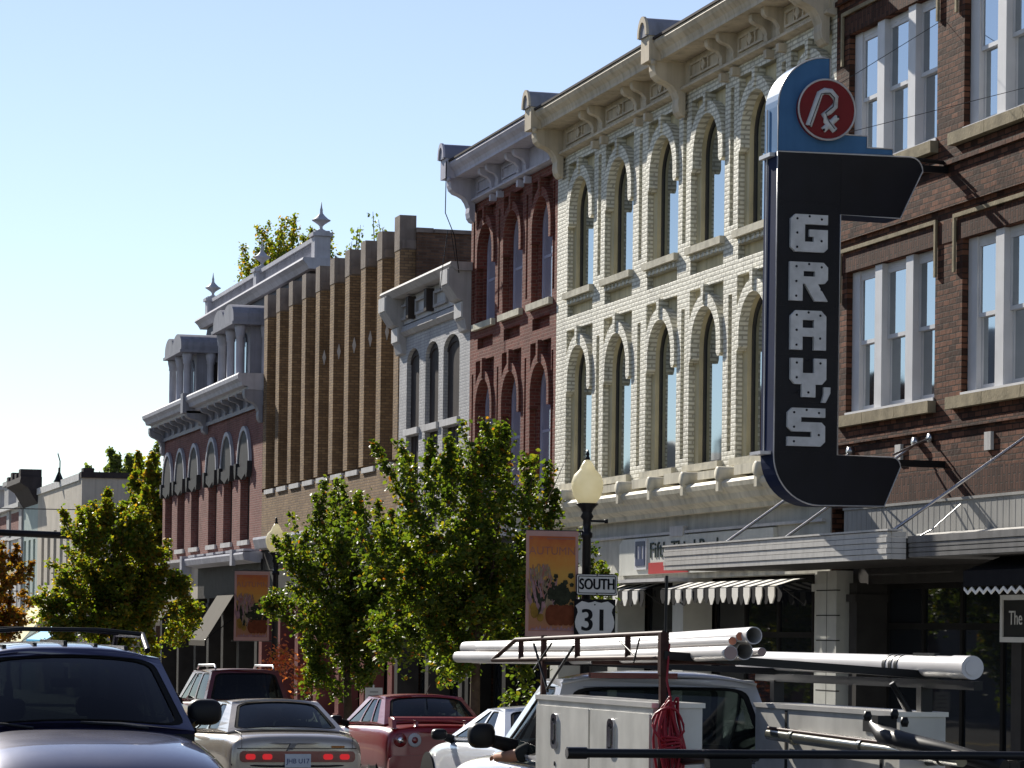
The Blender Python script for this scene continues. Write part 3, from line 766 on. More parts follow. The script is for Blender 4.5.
def dormer(y0, y1, x0=XF - .05, zb=10.34, zt=12.35):
    d = MB(); d.box(x0 + .35, y0 + .15, zb, XF + 2.3, y1 - .15, zt); o = d.build('dormer', 'slate_paint', old)
    c = (y0 + y1) / 2; hw = (y1 - y0) / 2 + .1
    mb = MB()
    for k in (0, 1):                                     # twin curved pediments
        cc = c + (-.5 + k) * hw; h = hw * .52
        mb.prism([(cc - h, zt), (cc + h, zt), (cc + h, zt + .16)] + [(cc + h * math.cos(math.pi * j / 12), zt + .16 + .48 * math.sin(math.pi * j / 12)) for j in range(13)] + [(cc - h, zt + .16)], F_YZ, x0 - .28 + .003 * k, XF + 2.3)
    mb.box(x0 - .33, y0 - .22, zt - .10, XF + 2.3, y1 + .22, zt - .001)
    mb.build('dormer_pediment', 'slate_paint', o)
    for yy in (y0 + .12, c, y1 - .12):
        m2 = MB(); m2.lathe((x0, yy, zb), [(.19, 0), (.19, .12), (.14, .16), (.13, 1.50), (.16, 1.53), (.15, 1.60), (.19, 1.78), (.20, 1.92)], 12); m2.build('column', 'slate_light', o)
    m2 = MB(); m2.lathe((x0 + .85, y0 + .02, zb), [(.19, 0), (.19, .12), (.14, .16), (.13, 1.50), (.16, 1.53), (.15, 1.60), (.19, 1.78), (.20, 1.92)], 12); m2.build('column', 'slate_light', o)
    for k in (0, 1):
        cc = c + (-.5 + k) * (y1 - y0 - .3) / 1.0 * .5
        m2 = MB(); m2.prism(arch(cc, .42, zb + .25, zb + 1.3), F_YZ, x0 + .33, x0 + .348); m2.build('dormer_pane', 'window_glass', o)
    m2 = MB(); m2.prism(rect(x0 + .95, zb + .2, XF + 1.2, zb + 1.6), F_XZ, y0 + .12, y0 + .148); m2.build('dormer_side_panel', 'boarded', o)
dormer(109.1, 112.7); dormer(98.3, 102.0)
shell(old, 94.4, 114.9, 10.3, 'old_red_brick', roof_z=9.9)
mb = MB(); profile_run(mb, [(XF + .1, 4.66), (XF - .36, 4.64), (XF - .36, 4.54), (XF - .10, 4.36), (XF + .1, 4.34)], 106.6, 114.9); mb.build('shop_cornice', 'grey_light', old)
mb = MB(); profile_run(mb, [(XF + .1, 4.66), (XF - .58, 4.60), (XF - .60, 4.54), (XF - .55, 4.36), (XF - .15, 4.28), (XF + .1, 4.28)], 94.4, 106.4); mb.box(XF - .62, 96.2, 4.2, XF - .5, 96.6, 4.72); mb.box(XF - .66, 106.1, 4.1, XF - .3, 106.5, 4.70)
for k in range(6): mb.box(XF - .50, 94.8 + 1.9 * k, 4.655 - .02 * (k % 2), XF, 96.2 + 1.9 * k, 4.72)
mb.build('shop_cornice', 'slate_light', old)
mb = MB(); mb.box(XF, 94.4, 3.2, XF + .3, 106.5, 4.4); mb.build('shop_fascia', 'canopy_dark', old)
mb = MB(); mb.box(XF, 106.5, 3.2, XF + .3, 114.9, 4.4); mb.build('shop_fascia', 'beige_wall', old)
shopfront(old, 94.4, 114.9, 3.2, [94.8, 98.0, 101.0, 103.9, 106.6, 110.4, 114.5], 'canopy_dark', pw=.45)  # dark pier colour carries the shopfront's shade

# ------------------------------------------------------------------ dark brick building (right)
brk = thing('commercial_building', 'dark brown brick building at the right with wide white triple sash windows', 'building', (XF, 38, 0))
WG = [(41.05, 44.55), (36.60, 40.08), (32.15, 35.62)]
FL = [(5.70, 7.96, 6.82), (9.55, 11.76, 10.67)]
holes = []
for a, b in WG:
    for z0, z1, zm in FL: holes.append(rect(a, z0 - .02, b, z1))
mb = MB(); mb.prism([rect(30.0, 4.55, 45.08, 13.6)] + [h[::-1] for h in holes], F_YZ, XF, XF + .40); mb.build('front_wall', 'dark_brick', brk)
for z in (5.22, 8.47, 9.10, 12.3):
    mb = MB(); mb.box(XF - .06, 30, z, XF - .001, 45.05, z + .08); mb.build('brick_band', 'dark_brick', brk)
mb = MB()
for z0, z1, zm in FL:
    mb.box(XF - .012, 30, z1 + .01, XF - .001, 45.04, z1 + .29)
mb.box(XF - .014, 30, 4.21, XF + .3, 45.04, 4.62)
mb.build('soldier_course', 'soldier_brick', brk)
mb = MB(); mb.box(XF + .002, 45.06, -1, XF + .4, 45.10, 13.3); mb.build('end_wall', 'dark_brick', brk)
for a, b in WG:
    for z0, z1, zm in FL:
        mb = MB(); zt = z1 + .38
        mb.box(XF - .05, a - .09, zt - .05, XF - .013, b + .26, zt + .01)
        mb.box(XF - .05, a - .09, z1 - .46, XF - .013, a - .03, zt - .0501); mb.box(XF - .05, b + .20, z1 - .46, XF - .013, b + .26, zt - .0501)
        mb.build('label_moulding', 'brown_stone', brk)
        mb = MB(); n = 3
        for k in range(n):
            p, q = a - .06 + (b - a + .36) * k / n, a - .06 + (b - a + .36) * (k + 1) / n - .012
            mb.box(XF - .13, p, z0 - .20, XF + .2, q, z0 - .025)
        mb.build('sill', 'brown_stone', brk)
        mb = MB(); mb.box(XF - .02, a, z0 - .024, XF + .2, b, z0 + .03)           # white sub-sill
        xs = XF + .10; W = b - a; c1, c2 = a + W / 3, a + 2 * W / 3
        mb.box(xs, a, z0 + .03, xs + .12, a + .06, z1); mb.box(xs, b - .30, z0 + .03, xs + .12, b, z1); mb.box(xs + .02, a + .06, z1 - .09, xs + .12, b - .30, z1)
        for c in (a + .90, a + 2.12): mb.box(xs - .07, c, z0 + .031, xs + .12, c + .28, z1 - .001)
        w = mb.build('window', 'frame_white', brk)
        for p, q in ((a + .06, a + .90), (a + 1.18, a + 2.12), (a + 2.40, b - .30)):
            mb = MB(); mb.prism([rect(p + .001, zm - .03, q - .001, z1 - .091), rect(p + .05, zm + .03, q - .05, z1 - .15)[::-1]], F_YZ, xs + .025, xs + .07)
            mb.prism([rect(p + .001, z0 + .032, q - .001, zm + .02), rect(p + .05, z0 + .12, q - .05, zm - .035)[::-1]], F_YZ, xs + .072, xs + .115); mb.build('sash', 'frame_white', w)
            mb = MB(); mb.prism(rect(p + .04, zm, q - .04, z1 - .14), F_YZ, xs + .045, xs + .055); mb.prism(rect(p + .04, z0 + .11, q - .04, zm - .03), F_YZ, xs + .092, xs + .102); mb.build('pane', 'window_glass', w)
shell(brk, 30.0, 45.06, 13.4, 'dark_brick')
for y in (42.3, 39.05): 
    mb = MB(); mb.box(XF - .05, y - .11, 4.84, XF - .001, y + .11, 5.10); mb.build('wall_plate', 'marquee_white', brk)
mb = MB(); mb.box(XF - .05, 30, 3.52, XF + .2, 44.44, 4.205)
for k in range(72): mb.box(XF - .0535, 30.1 + .2 * k, 3.56, XF - .05, 30.112 + .2 * k, 4.165)
mb.box(XF - .075, 30, 4.17, XF - .05, 44.44, 4.21); mb.build('metal_fascia', 'metal_fascia', brk)
mb = MB(); mb.box(XF + .1, 30, 3.0, XF + .3, 44.4, 3.52); mb.build('shop_fascia', 'canopy_dark', brk)
shopfront(brk, 30.0, 44.4, 3.02, [30.3, 33.8, 38.0, 44.0], 'canopy_dark', pw=.32, setback=.45)

# marquee (white ribbed) and the flat canopy that goes on beside it
mq = thing('marquee', 'white ribbed sheet metal marquee hung on rods beneath the vertical pharmacy sign', 'marquee', (16.5, 42, 3.3))
mb = MB(); mb.box(15.56, 37.30, 3.24, XF - .045, 44.42, 3.505); mb.box(15.56, 44.42, 3.24, XF - .19, 46.66, 3.5); mb.build('marquee_body', 'canopy_dark', mq)
mb = MB()
for k in range(5): mb.box(15.50 - .012 * (k % 2), 37.26, 3.222 + .075 * k, 15.559, 46.70, 3.222 + .075 * k + .068)
for k in range(5): mb.box(15.56, 37.23, 3.222 + .075 * k, 15.76, 37.299, 3.222 + .075 * k + .068); 
for k in range(5): mb.box(15.56, 46.661, 3.222 + .075 * k, 16.9, 46.72, 3.222 + .075 * k + .068)
mb.box(15.48, 37.2, 3.60, 15.7, 46.74, 3.625); mb.build('ribbed_face', 'marquee_white', mq)
for y, z in ((44.2, 5.1), (41.6, 5.1), (37.5, 5.05)):
    mb = MB(); mb.tube([(15.66, y, 3.60), (XF - .01, y, z)], .022, 8); mb.lathe((XF - .05, y, z), [(.07, -.05), (.07, .05)], 10, axis='x'); mb.build('hanger_rod', 'steel', mq)
cp = thing('canopy', 'dark flat canopy over the shop at the far right with a pale flashing on top', 'canopy', (17, 34, 3.3))
mb = MB(); mb.box(15.80, 30, 3.24, XF - .055, 37.2, 3.50); mb.box(15.77, 30, 3.44, 15.80, 37.2, 3.53)
for k in range(3): mb.box(15.782, 30, 3.25 + .065 * k, 15.797, 37.19, 3.30 + .065 * k)
mb.build('canopy_slab', 'canopy_grey', cp)
mb = MB(); i = mb.pts([(16.75, 30, 3.512), (16.75, 37.1, 3.512), (XF - .07, 41.5, 3.72), (XF - .07, 30, 3.72), (16.75, 30, 3.502), (16.75, 37.1, 3.502), (XF - .07, 41.5, 3.62), (XF - .07, 30, 3.62)])
for q in ((0, 1, 2, 3), (4, 7, 6, 5), (0, 4, 5, 1), (1, 5, 6, 2), (2, 6, 7, 3), (3, 7, 4, 0)): mb.face([i + k for k in q])
mb.build('flashing', 'marquee_white', cp)
mb = MB(); mb.tube([(XF - .07, 39.9, 4.1), (17.4, 40.1, 3.75), (17.3, 40.5, 3.62)], .012, 6); mb.build('chain', 'steel', cp)
# black scalloped awning and the framed sign below
aw = thing('awning', 'black cloth awning with a white scalloped edge at the right border', 'awning', (17, 35, 3))
mb = MB()
mb.prism([(XF - .09, 3.68), (16.0, 3.05), (16.0, 2.85), (16.03, 2.85), (16.06, 3.0), (XF - .09, 3.58)], lambda a, b, d: (a, d, b), 31, 35.9); mb.build('awning_cloth', 'awning_black', aw)
mb = MB()
for k in range(20):
    y = 31.05 + .24 * k; mb.prism([(y, 2.80), (y + .12, 2.74), (y + .24, 2.80), (y + .24, 2.84), (y + .12, 2.78), (y, 2.84)], F_YZ, 15.985, 16.0)
mb.build('scalloped_edge', 'awning_white', aw)
mat('sign_black', (0.012, 0.012, 0.013), 0.35, var=0.1); mat('sign_cream', (0.55, 0.53, 0.48), 0.5, var=0.08)
ss = thing('shop_sign', 'small black hanging sign with a white frame reading The S beside the dark doorway', 'sign', (17.3, 36.6, 2.4))
y1, y0 = 37.52, 35.9
mb = MB(); mb.box(17.30, y0, 2.16, 17.36, y1, 2.74); mb.build('sign_board', 'sign_black', ss)
mb = MB(); mb.prism([rect(y0 - .03, 2.13, y1 + .03, 2.77), rect(y0 + .05, 2.20, y1 - .05, 2.70)[::-1]], F_YZ, 17.28, 17.31); mb.build('sign_frame', 'sign_cream', ss)
mb = MB(); text_mesh(mb, 'The S', lambda x, y, d: (17.297 - d, 37.30 - x, 2.45 + y), .27, .006, 'LEFT'); mb.build('lettering', 'sign_cream', ss)
mb = MB(); mb.tube([(17.33, 37.2, 2.77), (17.33, 37.2, 3.2)], .01, 6); mb.tube([(17.33, 36.2, 2.77), (17.33, 36.2, 3.2)], .01, 6); build_each(mb, 'hanger', 'black_metal', ss)

# ------------------------------------------------------------------ vertical blade sign
mat('sign_navy', (0.006, 0.007, 0.012), 0.4, spec=.25, var=0.35, scale=1.5, streak=0.2)
mat('sign_blue', (0.060, 0.15, 0.30), 0.5, spec=.05, var=0.12, scale=2, streak=0.1)
mat('sign_edge', (0.015, 0.022, 0.055), 0.6, metal=0.0, spec=0.02, var=0.2, scale=1.5)
mat('sign_letter', (0.50, 0.52, 0.54), 0.5, var=0.18, scale=7)
mat('sign_red', (0.16, 0.012, 0.016), 0.35, var=0.15, scale=3)
mat('sign_trim', (0.45, 0.45, 0.46), 0.4, metal=0.3, var=0.2)
SC = 0.9218
def SX(x): return x * SC
def SZ(z): return 2.2 + (z - 2.2) * SC
YS0, YS1 = 40.10, 40.64
bs = thing('blade_sign', "tall black arrow sign with a blue top, red Rx disc and the word GRAY'S", 'sign', (SX(16.7), 40.4, SZ(4.2)))
arc = lambda cx, cz, r, a0, a1, n=10: [(cx + r * math.cos(R(a0 + (a1 - a0) * k / n)), cz + r * math.sin(R(a0 + (a1 - a0) * k / n))) for k in range(n + 1)]
body = [(16.21, 9.66), (18.35, 9.69)] + arc(18.42, 9.48, .21, 88, 0, 6) + [(18.26, 8.72), (17.26, 8.73), (17.25, 4.99), (18.10, 4.98)] + arc(18.16, 4.83, .15, 80, 0, 4) + [(18.04, 4.21)] + arc(16.96, 4.96, .76, 270, 180, 12)
blue = [(16.21, 9.665), (16.21, 10.37)] + arc(17.0, 10.37, .79, 180, 94, 12) + [(17.06, 11.15), (17.06, 9.98), (17.69, 9.98), (17.69, 9.80), (18.12, 9.80), (18.12, 9.695)]
FS = lambda a, b, d: (SX(a), d, SZ(b))
mb = MB(); mb.prism(body, FS, YS0, YS1); o = mb.build('sign_body', ['sign_navy', 'sign_edge'], bs)
for p in o.data.polygons:
    if abs(p.normal.y) < .5: p.material_index = 1
mb = MB(); mb.prism(blue, FS, YS0 + .004, YS1 - .004); o = mb.build('sign_crown', ['sign_blue', 'sign_blue'], bs)
mb = MB()
for q in (body, blue):
    mb.tube([(SX(a), YS0 - .004, SZ(b)) for a, b in q], .011, 5, closed=True)
mb.tube([(SX(a) - .01, YS0 + .38, SZ(b)) for a, b in [(16.2, 5.0), (16.2, 10.37)]], .012, 5)
mb.box(SX(16.12), YS0 + .1, SZ(9.60), SX(16.21), YS1, SZ(9.66)); mb.box(SX(16.02), YS0 + .1, SZ(4.98), SX(16.21), YS1, SZ(5.03))
mb.build('edge_trim', 'sign_trim', bs)
mb = MB()
for z in (8.9, 7.28, 6.53, 5.80, 5.02): mb.box(SX(16.23), YS0 - .004, SZ(z) - .004, SX(17.24), YS0 - .0005, SZ(z) + .004)
mb.box(SX(17.26), YS0 - .004, SZ(8.75), SX(17.27), YS0 - .0005, SZ(9.66))
for k in range(22):
    for x in (16.30, 17.19): mb.lathe((SX(x), YS0 - .006, SZ(4.95 + .215 * k)), [(.008, 0), (.008, .005)], 6, axis='y')
mb.build('sheet_seam', 'sign_navy', bs)
mb = MB(); cx, cz = SX(16.975), SZ(10.335)
mb.lathe((cx, YS0 - .10, cz), [(.425, 0), (.430, .004), (.432, .10)], 40, axis='y', smooth=False); dsk = mb.build('disc', 'sign_red', bs)
mb = MB(); mb.tube([(cx + .432 * math.cos(2 * math.pi * k / 40), YS0 - .10, cz + .432 * math.sin(2 * math.pi * k / 40)) for k in range(40)], .016, 6, closed=True); mb.build('disc_rim', 'sign_trim', dsk)
def dp(px, py): 
    v = at(740 + px / 5.12, 40 + py / 5.12, Y=YS0 - .10); return (v.x, YS0 - .105, v.z)
mb = MB()
mb.tube([dp(350, 440), dp(380, 355), dp(408, 275), dp(432, 262), dp(462, 266), dp(488, 295), dp(484, 340), dp(455, 368), dp(428, 385), dp(440, 415), dp(462, 440), dp(484, 465)], .050, 8)
mb.tube([dp(424, 462), dp(462, 428), dp(496, 396)], .046, 8)
o = mb.build('rx_symbol', 'sign_letter', dsk)
mb = MB(); mb.tube([(p[0], p[1] - .045, p[2]) for p in (dp(352, 436), dp(410, 278), dp(455, 275), dp(478, 300), dp(470, 345), dp(432, 375), dp(450, 420), dp(478, 458))], .008, 5)
for q in ((350, 440), (424, 462), (496, 396), (484, 465)): 
    p = dp(*q); mb.lathe((p[0], p[1] - .046, p[2]), [(.018, 0), (.018, .01)], 8, axis='y')
mb.build('neon_tube', 'sign_navy', dsk)
GL = {
 'G': [[(.12, 1), (1, 1), (1, .74), (.38, .74), (.38, .27), (.62, .27), (.62, .41), (.50, .41), (.50, .60), (1, .60), (1, .10), (.90, 0), (.12, 0), (0, .12), (0, .88)]],
 'R': [[(0, 0), (0, 1), (.88, 1), (1, .88), (1, .56), (.92, .46), (.74, .44), (1, 0), (.66, 0), (.40, .44), (.34, .44), (.34, 0)], [(.36, .63), (.36, .77), (.66, .77), (.66, .63)]],
 'A': [[(0, 0), (0, .86), (.14, 1), (.86, 1), (1, .86), (1, 0), (.66, 0), (.66, .34), (.34, .34), (.34, 0)], [(.34, .56), (.34, .76), (.66, .76), (.66, .56)]],
 'Y': [[(0, 1), (.34, 1), (.34, .62), (.66, .62), (.66, 1), (1, 1), (1, .46), (.88, .33), (.70, .33), (.70, 0), (.32, 0), (.32, .33), (.12, .33), (0, .46)]],
 'S': [[(.12, 1), (1, 1), (1, .76), (.36, .76), (.36, .63), (.90, .63), (1, .53), (1, .12), (.88, 0), (0, 0), (0, .24), (.64, .24), (.64, .38), (.12, .38), (0, .50), (0, .88)]],
 "'": [[(.25, 1), (1, 1), (1, .62), (.45, 0), (0, 0), (.25, .55)]]}
for ch, x0, x1, z0, z1 in (('G', 16.42, 17.03, 8.12, 8.70), ('R', 16.41, 17.04, 7.36, 7.96), ('A', 16.43, 17.02, 6.60, 7.21), ('Y', 16.44, 17.03, 5.87, 6.47), ("'", 16.96, 17.10, 5.79, 6.03), ('S', 16.40, 17.02, 5.11, 5.70)):
    lp = [[(x0 + a * (x1 - x0), z0 + b * (z1 - z0)) for a, b in l] for l in GL[ch]]
    mb = MB(); mb.prism(lp, FS, YS0 - .06, YS0 + .002); o = mb.build('letter', 'sign_letter', bs)
    if ch != "'":
        mb = MB()
        rr = random.Random(ord(ch))
        for a, b in [(.17, .12), (.17, .5), (.17, .88), (.83, .88), (.5, .95), (.83, .3) if ch != 'Y' else (.5, .12)]:
            mb.lathe((SX(x0 + a * (x1 - x0)), YS0 - .064, SZ(z0 + b * (z1 - z0))), [(.018, 0), (.018, .004)], 7, axis='y')
        build_each(mb, 'tube_hole', 'sign_navy', o)
mb = MB()
for z in (SZ(9.62), SZ(4.93)): mb.box(SX(17.3), YS1 - .02, z - .05, XF, YS1 + .06, z + .05)
mb.tube([at(905, 158, Y=40.66), (XF, 40.66, at(948, 163, X=XF).z)], .03, 8)
build_each(mb, 'support_arm', 'black_metal', bs)
mb = MB()
for p, q in (((893, 455), (930, 438)), ((826, 470), (838, 462))): mb.tube([at(*p, Y=40.70), at(*q, X=XF - .01)], .018, 6); v = at(*q, X=XF - .03); mb.lathe(v, [(.07, -.03), (.07, .02)], 10, axis='x')
build_each(mb, 'stay_rod', 'steel', bs)
mb = MB()
for p, q in (((836, 86), (943, 20)), ((850, 132), (1024, 88))): mb.tube([at(*p, Y=40.4), at(*q, X=XF - .02)], .005, 5)
build_each(mb, 'guy_wire', 'black_metal', bs)

# bank sign board and fabric awnings on the cream building
mat('bank_navy', (0.03, 0.04, 0.10), 0.4, var=0.05); mat('bank_board', (0.55, 0.55, 0.50), 0.5, var=0.08, streak=0.1); mat('bank_green', (0.035, 0.05, 0.045), 0.5, var=0.05); mat('bank_red', (0.38, 0.05, 0.05), 0.5, var=0.05)
bk = thing('shop_sign', 'pale bank sign board with a dark emblem, dark lettering and a red strip', 'sign', (17.7, 51, 3.6))
mb = MB(); mb.prism([(56.1, 3.30), (47.5, 3.30), (47.5, 4.0), (55.9, 4.0), (56.1, 3.9)], F_YZ, XF - .10, XF - .021); mb.build('sign_board', 'bank_board', bk)
s_ = 1.028
mb = MB(); mb.box(XF - .135, 54.30, 3.40, XF - .10, 55.02, 3.99); e = mb.build('emblem_plate', 'frame_white', bk)
mb = MB(); mb.prism([rect(54.38, 3.47, 54.94, 3.94), rect(54.72, 3.60, 54.85, 3.85)[::-1], rect(54.47, 3.60, 54.59, 3.85)[::-1]], F_YZ, XF - .148, XF - .135); mb.build('emblem', 'bank_navy', e)
mb = MB(); text_mesh(mb, 'Fifth Third Bank', lambda x, y, d: (XF - .112 - d, 54.18 - x, 3.74 + y), .42, .012, 'LEFT', sx=1.5); mb.build('lettering', 'bank_green', bk)
mb = MB(); mb.box(XF - .115, 51.9, 3.31, XF - .10, 54.22, 3.52); st = mb.build('red_strip', 'bank_red', bk)
def striped_awning(lab, y0, y1, n, zt=3.0, zb=2.98, out=.42):
    a = thing('awning', lab, 'awning', (17.4, (y0 + y1) / 2, 2.9))
    mb = MB(); d = (y1 - y0) / n; x1 = XF - .07; x0 = x1 - out
    for k in range(n):
        mb.mi = k % 2; p, q = y0 + d * k, y0 + d * (k + 1)
        mb.slab((x1, p, zt + .12), (x0, p, zb + .02), (x0, q, zb + .02), (x1, q, zt + .12), .012)
    mb.build('awning_cloth', ['awning_black', 'awning_white'], a)
    mb = MB(); rr = random.Random(int(y0 * 7))
    for k in range(n):
        mb.mi = k % 2; p, q = y0 + d * k, y0 + d * (k + 1); c = (p + q) / 2; j = rr.uniform(-.03, .03)
        mb.prism([(p, zb), (q, zb), (q, zb - .14), (c + .05, zb - .27 + j), (c - .04, zb - .27 + j), (p, zb - .15)], F_YZ, x0 - .012 + rr.uniform(-.008, .008) - .01 * (k % 2), x0 + .003 - .01 * (k % 2))
    mb.build('valance', ['awning_black', 'awning_white'], a)
    mb = MB(); mb.tube([(x0 + .02, y0, zb), (x0 + .02, y1, zb)], .015, 6); mb.tube([(x1, y0 + .1, zt - .3), (x0 + .02, y0 + .1, zb)], .012, 6); mb.tube([(x1, y1 - .1, zt - .3), (x0 + .02, y1 - .1, zb)], .012, 6); build_each(mb, 'awning_frame', 'black_metal', a)
striped_awning('long black and white striped awning with ten pale stripes under the white marquee', 46.0, 52.3, 21)
striped_awning('short black and white striped awning next to the SOUTH 31 road sign', 53.3, 60.0, 21)

# taupe awnings on the old building, straw and blue awnings far down the street
def plain_awning(lab, y0, y1, zt, zb, out, m, x1=XF - .1, notch=False):
    a = thing('awning', lab, 'awning', (x1, (y0 + y1) / 2, zb))
    mb = MB(); mb.slab((x1, y0, zt), (x1 - out, y0, zb), (x1 - out, y1, zb), (x1, y1, zt), .02); mb.build('awning_cloth', m, a)
    mb = MB(); mb.box(x1 - out - .012, y0, zb - .18, x1 - out + .002, y1, zb); mb.build('valance', m, a)
    mb = MB()
    for y in (y0 + .05, y1 - .05): mb.tube([(x1, y, zt - .8), (x1 - out, y, zb)], .015, 6)
    build_each(mb, 'awning_frame', 'black_metal', a)
plain_awning('taupe sloping awning over the left shop of the rose brick building', 108.6, 111.8, 3.7, 2.4, .9, 'awning_taupe')
plain_awning('taupe sloping awning just left of the further harvest banner', 98.6, 101.8, 3.3, 1.75, .95, 'awning_taupe')
plain_awning('pale straw awning far down the street beside the orange leaved tree', 149, 158, 3.2, 1.3, 1.6, 'awning_straw')
plain_awning('bright blue awning far down the street, left of the leafy tree', 138.5, 146, 2.4, 1.5, 1.6, 'awning_blue')

# ------------------------------------------------------------------ buildings further down the street
bg_ = thing('commercial_building', 'plain beige building with a blank side wall beyond the tree gap', 'building', (XF, 148, 0))
holes = [rect(141 + 2.6 * k, 4.2, 142.2 + 2.6 * k, 6.9) for k in range(6)]
mb = MB(); mb.prism([rect(139.3, -3, 157, 9.05)] + [h[::-1] for h in holes], F_YZ, XF, XF + .4); mb.build('front_wall', 'beige_wall', bg_)
for h in holes: sash(bg_, (h[0][0] + h[1][0]) / 2, .6, 4.2, 6.9, XF + .2, arched=False, frame='frame_dark')
mb = MB(); mb.box(XF + .401, 139.3, -3, 34, 139.7, 9.05); mb.build('side_wall', 'beige_wall', bg_)
mb = MB(); mb.box(XF - .05, 139.2, 9.05, 34, 139.9, 9.32); mb.box(XF + .05, 139.25, 9.321, XF + .55, 140, 9.5); mb.build('coping', 'coping_dark', bg_)
mb = MB(); mb.box(XF - .08, 139.9, 8.95, XF + .4, 157, 9.28); mb.build('front_coping', 'grey_light', bg_)
mb = MB(); mb.box(XF + .4, 156.6, -3, 34, 157, 9); mb.box(XF + .4, 139.7, 8.2, 34, 156.6, 8.4); mb.box(33.6, 139.7, -3, 34, 156.6, 9); mb.build('roof', 'roof_tar', bg_)
mb = MB(); mb.tube([(XF - .1, 147, 9.2), (XF - .1, 147, 10.2), (XF - .3, 146.3, 10.55), (XF - .5, 144.5, 10.4)], .03, 6); mb.lathe((XF - .1, 147.3, 9.2), [(.28, 0), (.22, .1), (.05, .5), (.05, .7)], 10); mb.build('gooseneck_lamp', 'black_metal', bg_)
gn = thing('commercial_building', 'narrow pale green building with a dark bracketed cornice, far down the street', 'building', (XF, 160.5, 0))
holes = [rect(158 + 2.2 * k, 2.8, 159 + 2.2 * k, 6.7) for k in range(3)]
mb = MB(); mb.prism([rect(157, -3, 164, 9.0)] + [h[::-1] for h in holes], F_YZ, XF, XF + .4); mb.build('front_wall', 'green_wall', gn)
for h in holes: sash(gn, (h[0][0] + h[1][0]) / 2, .5, 2.8, 6.7, XF + .2, arched=False)
mb = MB(); profile_run(mb, [(XF + .2, 9.9), (XF - .9, 9.9), (XF - .95, 9.6), (XF - .5, 9.3), (XF - .15, 8.7), (XF, 8.5), (XF + .2, 8.5)], 157.1, 163.9)
for k in range(4): mb.box(XF - .9, 157.3 + 2 * k, 9.9, XF + .2, 158.2 + 2 * k, 10.3 - .15 * (k % 2))
mb.build('cornice', 'coping_dark', gn)
mb = MB(); mb.box(XF + .4, 157.02, -3, 33, 163.98, 8.7); mb.build('building_body', 'beige_wall', gn)
gr = thing('commercial_building', 'grey building with square roof piers, the last one visible at the left edge', 'building', (XF, 175, 0))
holes = [rect(166 + 2.6 * k, 2.6, 167.1 + 2.6 * k, 6.4) for k in range(9)]
mb = MB(); mb.prism([rect(164, -3, 192, 8.6)] + [h[::-1] for h in holes], F_YZ, XF, XF + .4); mb.build('front_wall', 'grey_light', gr)
for h in holes: sash(gr, (h[0][0] + h[1][0]) / 2, .55, 2.6, 6.4, XF + .2, arched=False)
mb = MB(); mb.box(XF - .3, 164, 8.6, XF + .4, 192, 8.85); mb.box(XF - .12, 164, 6.9, XF, 192, 7.05); mb.build('cornice', 'grey_light', gr)
for y in (164.6, 171, 177, 183, 189):
    mb = MB(); mb.box(XF - .10, y - .7, -3, XF - .001, y + .7, 8.599); mb.box(XF - .2, y - 1.1, 8.85, XF + .6, y + 1.1, 10.0); mb.box(XF - .3, y - 1.3, 10.0, XF + .7, y + 1.3, 10.25); mb.build('roof_pier', 'grey_paint', gr)
mb = MB()
for k in range(4): mb.box(XF - .02, 166 + 6.2 * k, 7.25, XF + .005, 170 + 6.2 * k, 8.4)
mb.build('brick_panel', 'old_red_brick', gr)
mb = MB(); mb.box(XF + .4, 164.02, -3, 33, 192, 8.2); mb.build('building_body', 'beige_wall', gr)

# the row across the street, seen only as reflections in the upper windows
OPP = [(52, 66, 8.5, 'old_red_brick', 1.5), (66, 80, 9.5, 'beige_wall', 0), (80, 92, 10.0, 'dark_brick', 2.2), (92, 101, 10.3, 'grey_brick', 2.6), (101, 111, 9.8, 'dark_brick', 2.4), (111, 124, 10.6, 'old_red_brick', 2.0), (124, 140, 9.6, 'beige_wall', 1.4)]
olab = ['low rose brick building across the street with a shallow gable', 'flat topped beige building across the street', 'dark brick gabled building across the street, beside the beige one', 'grey gabled building across the street between two dark brick ones', 'dark brick gabled building across the street, beyond the grey one', 'tall rose brick building across the street with a broad gable', 'long beige building across the street with a low gable']
for (a, b, h, m, g), lab in zip(OPP, olab):
    t = thing('commercial_building', lab, 'building', (-7.5, (a + b) / 2, 0), 'buildings across the street')
    c = (a + b) / 2
    holes = [rect(a + 1 + k * 2.4, z, a + 2.2 + k * 2.4, z + 2.0) for k in range(int((b - a - 1.4) / 2.4)) for z in (4.6,)]
    mb = MB(); mb.prism([[(a, -3), (b, -3), (b, h), (c + 1, h + g), (c - 1, h + g), (a, h)]] + [q[::-1] for q in holes], F_YZ, -7.9, -7.5); mb.build('front_wall', m, t)
    for q in holes:
        mb = MB(); mb.prism(rect(q[0][0], q[0][1], q[2][0], q[2][1]), F_YZ, -7.8, -7.75); mb.build('window', 'window_glass', t)
    mb = MB(); mb.prism([(a + .02, -3), (b - .02, -3), (b - .02, h - .5), (c, h + g - .4), (a + .02, h - .5)], F_YZ, -20, -7.901); mb.build('building_body', m, t)

